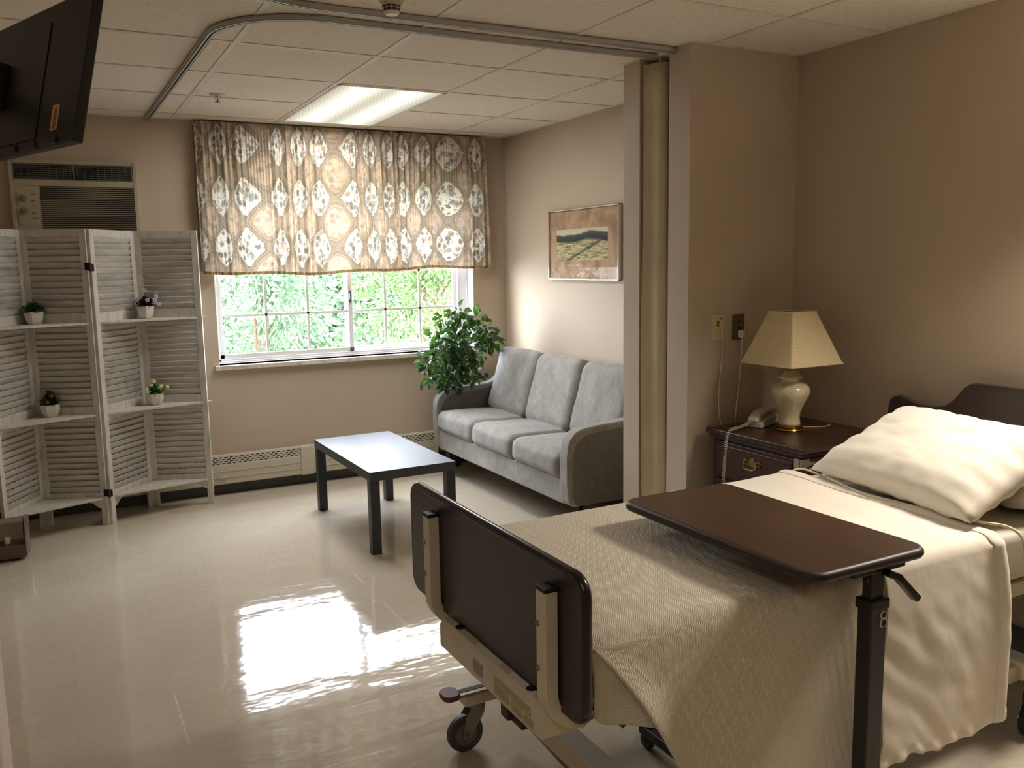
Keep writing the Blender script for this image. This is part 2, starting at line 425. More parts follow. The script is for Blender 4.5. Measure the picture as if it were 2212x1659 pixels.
def tree(name, label, cx, cy, rx, ry, zb, zt, n, leaf, mat, seed, group):
    R_ = random.Random(seed)
    root = thing(name, label, 'tree', (cx, cy, -2.2), group)
    mb = MB(); blobs = []
    n = int(n*1.9); leaf *= 0.66
    for _ in range(60):
        th = R_.uniform(0, 2*pi); q = R_.uniform(0.35, 1.0); zf = R_.uniform(0, 1)
        wz = 0.55+0.45*math.sin(pi*min(1, zf*0.9+0.1))
        blobs.append((cx+rx*q*wz*math.cos(th), cy+ry*q*wz*math.sin(th), zb+(zt-zb)*zf, R_.uniform(0.20, 0.40)))
    for k in range(n):
        bx_, by_, bz_, br = blobs[R_.randrange(len(blobs))]
        d = Vector((R_.gauss(0, 1), R_.gauss(0, 1), R_.gauss(0, 1))).normalized()
        p = Vector((bx_, by_, bz_)) + d*br*R_.uniform(0.75, 1.05)
        dd = (d + Vector((R_.uniform(-.6, .6), R_.uniform(-.6, .6), R_.uniform(-1.0, 0.1)))).normalized()
        nn = (d*0.5+Vector((R_.uniform(-.6, .6), R_.uniform(-.6, .6), 0.8))).normalized()
        s_ = dd.cross(nn).normalized(); L = leaf*R_.uniform(0.7, 1.3); W_ = L*0.42
        mb._a([p, p+dd*L*0.45+s_*W_*0.5, p+dd*L, p+dd*L*0.45-s_*W_*0.5], [(0, 1, 2, 3)])
    fo = mb.build('foliage', mat, root)
    br_ = MB(); br_.tube([(cx, cy, -2.2), (cx+0.05, cy, zb), (cx-0.03, cy+0.05, (zb+zt)/2), (cx, cy, zt-0.3)], [0.07, 0.05, 0.03, 0.01], 8)
    for bx_, by_, bz_, r_ in blobs[:18]: br_.tube([(cx, cy, max(zb-0.3, bz_-0.6)), ((cx+bx_)/2, (cy+by_)/2, bz_-0.2), (bx_, by_, bz_)], [0.018, 0.012, 0.006], 5)
    br_.build('trunk', MBARK, root)
    return root
G_ = 'trees outside the window'
tree('leafy_tree', 'low pale green tree outside, nearest the glass behind the left sash', 2.05, 10.0, 0.85, 0.75, -1.9, 1.75, 9000, 0.10, ML1, 1, G_)
tree('leafy_tree', 'bright green tree outside, nearest the glass behind the right sash', 4.15, 10.0, 0.95, 0.75, -1.9, 3.45, 15000, 0.11, ML2, 3, G_)
tree('leafy_tree', 'bushy tree outside beyond the left edge of the window', -0.2, 10.0, 0.85, 0.75, -1.9, 1.7, 6000, 0.11, ML1, 6, G_)
tree('leafy_tree', 'tall tree outside beyond the right edge of the window', 6.55, 10.0, 0.85, 0.75, -1.9, 3.4, 6000, 0.11, ML2, 8, G_)
tree('leafy_tree', 'farther pale tree outside, showing through the leftmost panes', 0.95, 12.6, 0.85, 0.75, -1.9, 2.0, 8000, 0.11, ML1, 2, G_)
tree('leafy_tree', 'farther tree outside, showing just left of where the sashes meet', 3.15, 12.6, 0.85, 0.75, -1.9, 2.3, 8000, 0.11, ML1, 5, G_)
tree('leafy_tree', 'farther tall tree outside, showing behind the potted ficus', 5.4, 12.6, 0.85, 0.75, -1.9, 4.0, 8000, 0.12, ML2, 4, G_)
hd = thing('hedge', 'dark green hedge closing the view behind the trees outside', 'hedge', (3.4, 16.0, -2.2))
mb = MB(); R_ = random.Random(21)
for k in range(26000):
    x = R_.uniform(-2.5, 9.5); top = 2.3+0.35*noise.noise((x*0.8, 0, 0)) + (0.55 if x > 3.6 else 0)
    z = R_.uniform(-2.2, top); y = 16.2+0.3*noise.noise((x, z, 1))+R_.uniform(-.25, .25)
    p = Vector((x, y, z)); dd = Vector((R_.uniform(-1, 1), R_.uniform(-1, .1), R_.uniform(-1, .4))).normalized(); s_ = dd.cross(Vector((0, -1, 0.5))).normalized(); L = 0.2
    mb._a([p, p+dd*L*.5+s_*.06, p+dd*L, p+dd*L*.5-s_*.06], [(0, 1, 2, 3)])
mb.build('foliage', ML1, hd)
struct(MB().box((-14, WY+0.3, -2.3), (18, 40, -2.2)).build('ground', simple('lawn', (124, 122, 108), 0.9, scale=3)))
# ------------------------------------------------------------------ things on the window wall
# air conditioner
MAC = simple('aged_cream_plastic', (168, 160, 136), 0.5, var=0.03)
MACG = simple('grille_plastic', (128, 122, 102), 0.5, var=0.03)
MBLK = simple('black_plastic', (22, 21, 20), 0.45, var=0.1)
ac = thing('air_conditioner', 'cream air conditioner set into the wall above the white folding screen', 'air conditioner', (0.18, WY, 1.62))
ay = 5.735
hb = MB(); hb.box((-0.150, ay+0.012, 1.60), (0.522, WY, 2.105))
hb.box((-0.150, ay, 1.60), (-0.128, ay+0.02, 2.105)).box((0.497, ay, 1.60), (0.522, ay+0.02, 2.105)).box((-0.128, ay, 2.082), (0.497, ay+0.02, 2.105)).box((-0.128, ay, 1.955), (0.497, ay+0.02, 1.992))
hb.build('housing', MAC, ac, bevel=0.004)
vg = MB(); vg.box((-0.125, ay+0.008, 1.992), (0.492, ay+0.013, 2.08)); vgo = vg.build('vent_grille', MBLK, ac)
gr = MB()
for k in range(18):
    x = -0.125+0.617*k/17; wv = 0.0035 if k in (0, 17) else 0.0012
    gr.box((x-wv, ay-0.001, 1.992), (x+wv, ay+0.010, 2.08))
gr.box((0.180, ay-0.002, 1.992), (0.187, ay+0.01, 2.08))
for k in range(8):
    z = 1.994+0.084*k/7; wv = 0.0030 if k in (0, 7) else 0.0011
    gr.box((-0.125, ay-0.001, z-wv), (0.492, ay+0.009, z+wv))
gr.build('louvre', simple('dark_grille', (104, 108, 98), 0.5), vgo)
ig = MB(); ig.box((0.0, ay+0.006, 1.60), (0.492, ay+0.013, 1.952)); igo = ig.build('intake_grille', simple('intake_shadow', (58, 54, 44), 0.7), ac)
fn = MB()
for k in range(32): z = 1.603+0.0111*k; fn.box((0.0, ay-0.001, z), (0.492, ay+0.007, z+0.0048))
fn.build('fins', MACG, igo)
cp = MB().box((-0.128, ay+0.002, 1.60), (0.0, ay+0.013, 1.955)).box((-0.118, ay-0.001, 1.735), (-0.022, ay+0.003, 1.935))
cpo = cp.build('control_panel', MAC, ac, bevel=0.002)
for z in (1.885, 1.815):
    dl = MB(); dl.cyl((-0.087, ay+0.004, z), (-0.087, ay-0.012, z), 0.021, 0.018, 24).box((-0.090, ay-0.02, z-0.016), (-0.084, ay-0.010, z+0.016), Matrix.Translation((-0.087, 0, z)) @ Matrix.Rotation(0.7, 4, 'Y') @ Matrix.Translation((0.087, 0, -z)))
    dl.build('dial', simple('dial_plastic', (132, 126, 106), 0.45), cpo, shade_angle=40)
MINK = simple('panel_ink', (84, 78, 62), 0.6)
for i, z in enumerate((1.924, 1.905, 1.868, 1.84, 1.80, 1.77)): MB().box((-0.05, ay-0.0018, z), (-0.026+0.004*(i % 2), ay-0.001, z+0.004)).build('panel_marking', MINK, cpo)
MB().box((-0.112, ay+0.0005, 1.70), (-0.045, ay+0.002, 1.706)).build('panel_marking', MINK, cpo)

# baseboard heater
MHT = simple('heater_enamel', (196, 190, 172), 0.4, var=0.02)
ht = thing('baseboard_heater', 'long low cream baseboard heater on the wall under the window', 'heater', (1.0, WY, 0.06))
hx0, hx1 = -1.3, 2.42; hy = 5.722
c = MB().prism([(WY, 0.262), (WY, 0.075), (hy+0.006, 0.075), (hy, 0.082), (hy, 0.198), (hy+0.012, 0.262)], 0, hx0, hx1)
c.build('cover', MHT, ht, bevel=0.0)
for z in (0.118, 0.16): 
    MB().box((hx0, hy-0.0035, z), (hx1, hy+0.001, z+0.004)).build('ridge', MHT, ht)
MSLOT = simple('slot_dark', (44, 42, 38), 0.8)
for xa, xb in ((hx0+0.02, 0.05), (0.12, 1.405), (1.51, hx1-0.04)):      # perforated bands between the joints
    sl = MB(); x = xa
    while x < xb:
        for r_ in range(4):
            xx = x+(0.016 if r_ % 2 else 0); z0 = 0.210+r_*0.0125; y0 = hy+0.012*(z0-0.198)/0.064; y1 = hy+0.012*(z0+0.006-0.198)/0.064
            sl._a([(xx, y0-0.0012, z0), (xx+0.021, y0-0.0012, z0), (xx+0.021, y1-0.0012, z0+0.006), (xx, y1-0.0012, z0+0.006)], [(0, 1, 2, 3)])
        x += 0.034
    sl.build('slots', MSLOT, ht)
MB().box((1.415, hy-0.006, 0.073), (1.50, WY, 0.266)).build('joint_plate', MHT, ht, bevel=0.002)
MB().box((0.87, hy-0.012, 0.12), (0.93, hy-0.003, 0.133)).build('damper_tab', MHT, ht, bevel=0.001)
MB().box((hx1-0.012, hy-0.004, 0.073), (hx1, WY, 0.266)).build('end_cap', MHT, ht, bevel=0.002)

# ------------------------------------------------------------------ patterned valance
def curtain_mat(name, hem=False):
    m = M(name, (190, 175, 150), 0.9); uv = m.coord('UV'); px, pz = 0.30, 0.318
    n_lo = m.noise(uv, 22, 3, 0.6); n_hi = m.noise(m.mapping(uv, loc=(3, 5, 0)), 75, 4, 0.7)
    s = m.sep(uv)
    a = m.math('COSINE', m.math('MULTIPLY', s[0], 2*pi/px))
    b = m.math('COSINE', m.math('MULTIPLY', m.math('SUBTRACT', s[1], 0.012), 2*pi/pz))
    f = m.math('ADD', m.math('MULTIPLY', m.math('ADD', a, b), 0.22), 0.5)
    f = m.math('ADD', f, m.math('ADD', m.math('MULTIPLY', m.math('SUBTRACT', n_lo, 0.5), 0.17), m.math('MULTIPLY', m.math('SUBTRACT', n_hi, 0.5), 0.15)))
    band = m.ramp(f, [(0.0, (192, 172, 148)), (0.32, (194, 175, 152)), (0.37, (146, 132, 114)), (0.41, (174, 158, 136)), (0.45, (132, 119, 102)), (0.50, (160, 145, 126)), (0.55, (124, 111, 95)), (0.575, (216, 209, 193)), (0.62, (221, 214, 200)), (1.0, (223, 217, 203))], 'LINEAR')
    def flowers(scale, loc, hi):
        v = m.n.new('ShaderNodeTexVoronoi'); m.L(m.mapping(uv, loc=loc), v.inputs['Vector']); v.inputs['Scale'].default_value = scale
        cell = m.sep(v.outputs['Color'])[0]
        colr = m.ramp(cell, [(0.0, (112, 104, 90)), (0.3, (150, 148, 142)), (0.5, (168, 144, 116)), (0.7, (134, 140, 136)), (1.0, (176, 160, 134))], 'CONSTANT')
        d = m.math('ADD', v.outputs['Distance'], m.math('MULTIPLY', m.math('SUBTRACT', n_hi, 0.5), 1.1))
        return colr, m.ramp(d, [(hi-0.06, (255,)*3), (hi, (0,)*3)]), m.ramp(d, [(hi*0.35, (255,)*3), (hi*0.5, (40,)*3), (hi*0.7, (0,)*3), (hi*0.82, (170,)*3), (hi*0.92, (0,)*3)])
    c1, m1, d1 = flowers(24, (1, 2, 0), 0.52); c2, m2, d2 = flowers(58, (4, 1, 0), 0.36)
    inner = m.ramp(f, [(0.58, (0,)*3), (0.62, (255,)*3)]); outer = m.ramp(f, [(0.30, (255,)*3), (0.36, (0,)*3)])
    zone = m.math('ADD', m.math('MULTIPLY', inner, 0.85), m.math('MULTIPLY', outer, 0.45))
    colr = m.mix(m.math('MULTIPLY', m.math('MULTIPLY', m2, zone), 0.7), band, c2)
    colr = m.mix(m.math('MULTIPLY', m1, zone), colr, c1)
    colr = m.mix(m.math('MULTIPLY', m.math('MULTIPLY', d1, m.math('ADD', zone, 0.15)), 0.5), colr, (92, 82, 70))
    lines = m.ramp(m.voronoi(uv, 70, 'DISTANCE_TO_EDGE'), [(0.015, (110,)*3), (0.06, (0,)*3)])
    colr = m.mix(m.math('MULTIPLY', lines, 0.55), colr, (120, 106, 88))
    if hem: colr = m.ramp(m.noise(m.mapping(uv, (1, .1, 1)), 26, 2), [(0.4, (98, 80, 56)), (0.5, (150, 122, 80)), (0.62, (110, 92, 66))])
    m.color(colr)
    tr = m.n.new('ShaderNodeBsdfTranslucent'); m.L(colr, tr.inputs[0])
    mx = m.n.new('ShaderNodeMixShader'); mx.inputs[0].default_value = 0.10 if hem else 0.19
    m.L(m.b.outputs[0], mx.inputs[1]); m.L(tr.outputs[0], mx.inputs[2]); m.L(mx.outputs[0], m.n['Material Output'].inputs[0])
    return m.m
MCUR = curtain_mat('damask_fabric'); MHEM = curtain_mat('damask_hem', True)
va = thing('window_valance', 'gathered tan and cream damask valance hanging over the top of the window', 'valance', (1.85, 5.72, HC-0.02))
cx0, cx1, cz1 = 0.862, 2.85, HC-0.012
def cz0(x): return 1.432+0.012*math.sin(x*3.1)+0.006*math.sin(x*11)
def dens(x): return 1.9+0.75*math.sin(x*9.2+1.1*math.sin(x*4.1)+0.6)+0.45*math.sin(x*23.0+2.0)     # how tightly the cloth is gathered
def foldy(x, t):
    k = max(0.0, dens(x)-0.95)
    g = 0.0105*k*math.sin(2*pi*x/0.041+1.6*math.sin(x*5.0)) + 0.012*k*math.sin(2*pi*x/0.097+2.2*math.sin(x*2.3)) + 0.0045*math.sin(2*pi*x/0.019)*(1-t)
    return max(-0.055, g*(0.5+0.6*t) + 0.012*noise.noise((x*6, t*1.2, 0.3)))
NU, NV = 640, 34
arcu = [0.0]
for i in range(NU):
    xa = cx0+(cx1-cx0)*i/NU; arcu.append(arcu[-1]+dens(xa)*(cx1-cx0)/NU)
def cur(u, v, lo=0.0, hi=1.0):
    x = cx0+(cx1-cx0)*u; t = lo+(hi-lo)*v; z = cz1+(cz0(x)-cz1)*t
    sway = 0.012*t*math.sin(x*7.0)+ (0.028*t if x > 2.8 else 0)*((x-2.8)/0.05)*0.5
    return (x+sway, 5.716+foldy(x, t), z)
th_ = 1-0.018/(cz1-1.43)
g = MB(); g.grid(lambda u, v: cur(u, v, 0, th_), NU, NV, lambda u, v: (arcu[round(u*NU)], cz1-(cz1-1.43)*th_*v))
g.build('gathered_fabric', MCUR, va, smooth=True)
g = MB(); g.grid(lambda u, v: (lambda p: (p[0], p[1]-0.002, p[2]))(cur(u, v, th_, 1.0)), NU, 1, lambda u, v: (arcu[round(u*NU)], v*0.02))
g.build('hem', MHEM, va, smooth=True)
hd_ = MB().box((cx0, 5.735, HC-0.035), (cx1, 5.79, HC-0.012)); hd_.build('curtain_rod', simple('rod_white', (200, 196, 188), 0.5), va)
# returns of the valance to the wall at each end
g = MB()
for xe in (cx0, cx1):
    g = MB(); g.grid(lambda u, v: (xe+0.004*math.sin(v*9), 5.722+(WY-5.722)*u, cz1+(1.45-cz1)*v), 4, 12, lambda u, v: (xe*2+u*0.07, cz1-(cz1-1.43)*v))
    g.build('side_return', MHEM, va, smooth=True)

# ------------------------------------------------------------------ folding screen with corner shelves
def screen_mat():
    m = M('whitewashed_wood', (186, 180, 168), 0.65); o = m.coord('Object')
    n1 = m.noise(m.mapping(o, (5, 5, 26)), 1.7, 6, 0.6, 0.5); n2 = m.noise(m.mapping(o, (1, 1, 22.7)), 1.6, 1)
    k = m.math('ADD', m.math('MULTIPLY', n1, 0.62), m.math('MULTIPLY', n2, 0.38))
    m.color(m.ramp(k, [(0.30, (150, 147, 141)), (0.44, (178, 175, 168)), (0.56, (193, 190, 183)), (0.74, (210, 208, 201))]))
    m.bump(n1, 0.1, 0.002); return m.m
def frame_mat():
    m = M('whitewashed_frame', (196, 190, 178), 0.6); o = m.coord('Object')
    n1 = m.noise(m.mapping(o, (14, 14, 3)), 2.6, 8, 0.65, 0.4)
    m.color(m.ramp(n1, [(0.30, (172, 168, 160)), (0.5, (198, 194, 185)), (0.7, (212, 208, 200))])); m.bump(n1, 0.1, 0.002); return m.m
MSL = screen_mat(); MSF = frame_mat()
P = [(-0.315, 5.215), (-0.123, 5.564), (0.211, 5.414), (0.472, 5.718), (0.822, 5.566)]
H = 1.70
scr = thing('folding_screen', 'four panel whitewashed louvred folding screen with small corner shelves', 'folding screen', (0.25, 5.5, 0))
mid = [(1.18+0.055, 1.18-0.03), (0.66+0.05, 0.66-0.04)]
def panel(a, b):
    a = Vector((*a, 0)); b = Vector((*b, 0)); d = (b-a); W = d.length; d.normalize(); n = Vector((-d.y, d.x, 0))
    Mx = Matrix(((d.x, n.x, 0, a.x), (d.y, n.y, 0, a.y), (0, 0, 1, 0), (0, 0, 0, 1)))
    g = 0.006; t = 0.0095; sw = 0.036
    m_ = MB()
    m_.box((g, -t, 0), (g+sw, t, H), Mx).box((W-g-sw, -t, 0), (W-g, t, H), Mx)
    a0, a1 = g+sw, W-g-sw
    for z0, z1 in ((H-0.042, H), (1.155, 1.232), (0.612, 0.70), (0.155, 0.196)): m_.box((a0, -t*0.85, z0), (a1, t*0.85, z1), Mx)
    # arched apron under the bottom rail
    pts = [(a0, 0.155), (a0, 0.10)] + [(a0+(a1-a0)*(0.06+0.88*k/10), 0.105+0.045*math.sin(pi*k/10)**0.6) for k in range(11)] + [(a1, 0.10), (a1, 0.155)]
    b0 = len(m_.v); q = MB(); q.prism(pts, 1, -t*0.8, t*0.8)
    m_._a([Mx @ Vector(v) for v in q.v], q.f)
    m_.cur = 1
    for zb, zt in ((1.232, H-0.042), (0.70, 1.155), (0.196, 0.612)):
        ns = max(1, round((zt-zb)/0.0355)); p = (zt-zb)/ns
        for k in range(ns):
            zc = zb+p*(k+0.5)
            m_.box((a0-0.002, -0.0028, -p*0.53), (a1+0.002, 0.0028, p*0.53), Mx @ Matrix.Translation((0, 0, zc)) @ Matrix.Rotation(math.radians(24), 4, 'X'))
    return m_.build('panel', [MSF, MSL], scr, bevel=0.0012, seg=1)
for i in range(4): panel(P[i], P[i+1])
def shelf(A, Bk, C, z, over=0.03):
    A = Vector(A); Bk = Vector(Bk); C = Vector(C); c_ = (C-A).normalized()
    n_ = Vector((-c_.y, c_.x));
    if (Bk-A).dot(n_) < 0: n_ = -n_
    A2 = A+n_*0.012 - c_*0.0; C2 = C+n_*0.012 + c_*over; B2 = Bk-n_*0.02
    poly = [tuple(A2), tuple(A2+(B2-A2)*0.96+n_*0.0), tuple(B2), tuple(C2+(B2-C2)*0.94), tuple(C2)]
    o_ = MB().prism(poly, 2, z-0.012, z).build('shelf', MSF, scr, bevel=0.001, seg=1)
for z in (1.18, 0.655, 0.165):
    shelf(P[0], P[1], P[2], z, -0.012); shelf(P[2], P[3], P[4], z, 0.03 if z > 0.5 else 0.0)
MHG = simple('black_hinge', (20, 18, 17), 0.4, 0.5)
for z in (1.50, 0.20):
    hgm = MB()
    dirs = [((P[1][0]-P[2][0]), (P[1][1]-P[2][1])), ((P[3][0]-P[2][0]), (P[3][1]-P[2][1]))]
    for s_, (dx, dy) in enumerate(dirs):
        L_ = math.hypot(dx, dy); dx /= L_; dy /= L_; nx, ny = (dy, -dx)
        if ny > 0: nx, ny = -nx, -ny
        px_, py_ = P[2][0]+nx*0.0115, P[2][1]+ny*0.0115
        Mx = Matrix(((dx, nx, 0, px_), (dy, ny, 0, py_), (0, 0, 1, z-0.006*s_), (0, 0, 0, 1)))
        hgm.box((0.000, -0.0012, -0.028), (0.021, 0.0014, 0.014), Mx)
    hgm.cyl((P[2][0], P[2][1]-0.014, z-0.034), (P[2][0], P[2][1]-0.014, z+0.014), 0.005)
    hgm.build('hinge', MHG, scr)

# potted plants on the shelves
MPOT = simple('white_ceramic', (222, 216, 204), 0.35, var=0.03)
MG1 = simple('plant_green', (48, 92, 40), 0.5, var=0.25, scale=30)
MG2 = simple('plant_dark_green', (46, 58, 38), 0.5, var=0.3, scale=30)
MG3 = simple('plant_fresh_green', (70, 112, 62), 0.5, var=0.2, scale=30)
MSOIL = simple('soil', (58, 46, 36), 0.95)
def small_pot(name, label, x, y, z, mat, seed, nleaf, hh, spread, flowers=None, s=1.0, rot=0.3):
    R_ = random.Random(seed)
    t = thing(name, label, 'potted plant', (x, y, z), 'small plants on the screen shelves')
    def sq(hw, zz, r=0.2):
        n = 6; return [(x+hw*1.0*math.cos(rot+2*pi*k/n), y+hw*math.sin(rot+2*pi*k/n), z+zz) for k in range(n)]
    m_ = MB(); rings = [sq(0.030*s, 0.0), sq(0.038*s, 0.008*s), sq(0.048*s, 0.035*s), sq(0.051*s, 0.071*s), sq(0.047*s, 0.071*s), sq(0.044*s, 0.060*s)]
    vs = [v for r_ in rings for v in r_]; n = 6
    m_._a(vs, [(i*n+k, i*n+(k+1) % n, (i+1)*n+(k+1) % n, (i+1)*n+k) for i in range(5) for k in range(n)] + [tuple(range(n-1, -1, -1))])
    m_.build('pot', MPOT, t, bevel=0.002, seg=2)
    MB().prism([(p[0], p[1]) for p in sq(0.045*s, 0)], 2, z+0.055*s, z+0.062*s).build('soil', MSOIL, t)
    lf = MB()
    for k in range(nleaf):
        th = R_.uniform(0, 2*pi); ph = R_.uniform(0.0, 1.0)**0.7; rad = spread*ph*R_.uniform(0.5, 1.0)
        zz = z+0.058*s+hh*(1-0.55*ph**1.5)*R_.uniform(0.15, 1.0)
        p = Vector((x+rad*math.cos(th), y+rad*math.sin(th), zz))
        d = Vector((math.cos(th)*ph+R_.uniform(-.4, .4), math.sin(th)*ph+R_.uniform(-.4, .4), R_.uniform(0.0, 1.0)))
        leaf_mesh(lf, p, d, (R_.uniform(-.5, .5), R_.uniform(-.5, .5), 1), R_.uniform(0.014, 0.024)*s, R_.uniform(0.008, 0.013)*s, 0.3)
    for k in range(14):
        th = 2*pi*k/14; lf.tube([(x, y, z+0.055*s), (x+spread*0.5*math.cos(th), y+spread*0.5*math.sin(th), z+0.06*s+hh*0.7)], 0.0008, 4)
    lf.build('foliage', mat, t)
    if flowers:
        fm, cm, pts, petals, pr = flowers
        for (dx, dz, dy) in pts:
            p = Vector((x+dx, y+dy, z+dz)); fl = MB(); face = Vector((R_.uniform(-.3, .3)-0.1, -1, R_.uniform(0.1, .6))).normalized(); a_ = face.orthogonal().normalized(); b_ = face.cross(a_)
            for q in range(petals):
                th = 2*pi*q/petals; dd = a_*math.cos(th)+b_*math.sin(th)+face*0.25
                leaf_mesh(fl, p, dd, face, pr, pr*(0.9 if petals > 4 else 0.45), 0.25)
            fo = fl.build('flower', fm, t)
            MB().cyl(p, p+face*0.003, pr*0.22, n=8).build('flower_centre', cm, fo)
            MB().tube([p-face*0.002, (p+Vector((x, y, z+0.06*s)))/2+Vector((0, 0, 0.004)), (x, y, z+0.058*s)], 0.0009, 4).build('stem', mat, fo)
    return t
MLIL = simple('lilac_petals', (176, 160, 188), 0.6, var=0.08, scale=40); MYEL = simple('pale_yellow_petals', (206, 204, 138), 0.6, var=0.05); MPK = simple('dusky_petals', (120, 96, 84), 0.6)
MCTR = simple('flower_dark_centre', (110, 90, 130), 0.6); MCY = simple('flower_yellow_centre', (200, 190, 90), 0.6)
small_pot('potted_plant', 'bushy green grass plant in a white pot on the upper left shelf', -0.083, 5.48, 1.18, MG1, 1, 420, 0.062, 0.052)
small_pot('potted_plant', 'dark leafed plant in a white pot on the middle left shelf', -0.045, 5.475, 0.655, MG2, 2, 330, 0.085, 0.05, (MPK, MPK, [(-.03, .125, -.02), (.0, .135, .0), (.035, .11, -.02), (-.01, .09, -.045), (.01, .12, -.03)], 5, 0.011), rot=0.1)
small_pot('potted_plant', 'lilac flowering plant in a white pot on the upper right shelf', 0.503, 5.615, 1.18, MG2, 3, 360, 0.062, 0.055, (MLIL, MCTR, [(0.0, .168, -.01), (-.045, .115, -.03), (.01, .11, -.045), (.062, .13, -.02), (.052, .11, -.03), (.058, .12, -.01), (.075, .085, -.02), (.047, .094, -.04), (.065, .146, 0.0)], 5, 0.015), s=1.05, rot=0.5)
small_pot('potted_plant', 'yellow flowering plant in a white pot on the middle right shelf', 0.520, 5.60, 0.655, MG3, 4, 330, 0.068, 0.05, (MYEL, MCY, [(-.012, .150, -.01), (-.018, .125, -.02), (.035, .115, -.03), (.025, .106, -.03), (.072, .105, -.01), (-.045, .10, -.02), (-.04, .083, -.03), (.0, .068, -.05), (-.002, .145, -.02)], 5, 0.013), s=0.98, rot=0.0)
# ------------------------------------------------------------------ coffee table
def blackwood():
    m = M('black_ash_veneer', (46, 49, 58), 0.36, spec=0.75); o = m.mapping(m.coord('Object'), (9, 1.1, 1))
    n1 = m.noise(o, 3.2, 8, 0.65, 1.1)
    m.color(m.ramp(n1, [(0.3, (40, 43, 52)), (0.6, (56, 60, 72))])); m.rough(m.math('ADD', 0.33, m.math('MULTIPLY', n1, 0.09))); m.bump(n1, 0.06, 0.002); return m.m
MBW = blackwood(); MBL = simple('black_table_legs', (44, 47, 52), 0.42, var=0.08)
ct = thing('coffee_table', 'dark rectangular coffee table with a glossy top in front of the sofa', 'coffee table', (1.355, 4.10, 0))
ct.rotation_euler = (0, 0, math.radians(0.55))
LOCAL[0] = True
# footprint measured from the near left corner: 0.48 wide along x, 1.0 deep along y
CW, CD, CT_ = 0.479, 1.0, 0.434
MB().box((0, 0, CT_-0.048), (CW, CD, CT_)).build('tabletop', MBW, ct, bevel=0.0015)
for x in (0.002, CW-0.052):
    for y in (0.002, CD-0.052): MB().box((x, y, 0), (x+0.05, y+0.05, CT_-0.046)).build('leg', MBL, ct, bevel=0.0015)
LOCAL[0] = False

# ------------------------------------------------------------------ sofa
def velvet():
    m = M('grey_velvet', (150, 147, 142), 0.85); o = m.coord('Object')
    n1 = m.noise(o, 7, 5, 0.62, 0.5); n2 = m.noise(m.mapping(o, (1, 1, 0.5)), 34, 4, 0.6)
    k = m.math('ADD', m.math('MULTIPLY', n1, 0.6), m.math('MULTIPLY', n2, 0.4))
    m.color(m.ramp(k, [(0.32, (122, 119, 113)), (0.5, (142, 139, 133)), (0.68, (162, 159, 153))]))
    m.b.inputs['Sheen Weight'].default_value = 0.3; m.b.inputs['Sheen Roughness'].default_value = 0.4
    m.bump(m.noise(o, 160, 3), 0.15, 0.002); return m.m
MVEL = velvet(); MVD = simple('sofa_side_fabric', (112, 109, 100), 0.9, var=0.05, scale=40, bump=0.1)
so = thing('sofa', 'grey velvet three seat sofa against the right wall', 'sofa', (2.68, 4.70, 0))
sy0, sy1 = 3.785, 5.615; aw = 0.088; sx = 2.34
MB().box((sx+0.012, sy0+aw-0.01, 0.178), (2.99, sy1-aw+0.01, 0.315)).build('base', MVEL, so, bevel=0.012)
MB().box((2.90, sy0+0.02, 0.18), (3.005, sy1-0.02, 0.80), Matrix.Translation((2.95, 0, 0.3)) @ Matrix.Rotation(0.04, 4, 'Y') @ Matrix.Translation((-2.95, 0, -0.3))).build('back_frame', MVEL, so, bevel=0.03)
def arm_poly():
    p = [(sx+0.03, 0.176), (3.0, 0.176), (3.0, 0.80), (2.955, 0.80)]
    p += [(2.90, 0.735), (2.85, 0.675), (2.80, 0.637), (2.74, 0.618), (2.66, 0.612), (2.56, 0.607), (2.47, 0.600)]
    p += [(2.42, 0.592), (2.385, 0.574), (2.358, 0.545), (2.342, 0.505), (2.336, 0.45), (2.336, 0.30), (2.345, 0.20)]
    return p
for y0 in (sy0, sy1-aw):
    ob = MB().prism(arm_poly(), 1, y0, y0+aw).build('arm', MVEL, so, bevel=0.014, seg=3)
    # darker side panels bordered by piping
    ap = [(x+(0.03 if x < 2.6 else -0.02), z-(0.035 if z > 0.4 else -0.006)) for x, z in arm_poly()]
    for yy in (y0-0.0015, y0+aw-0.0015): MB().prism(ap, 1, yy, yy+0.003).build('side_panel', MVD, ob)
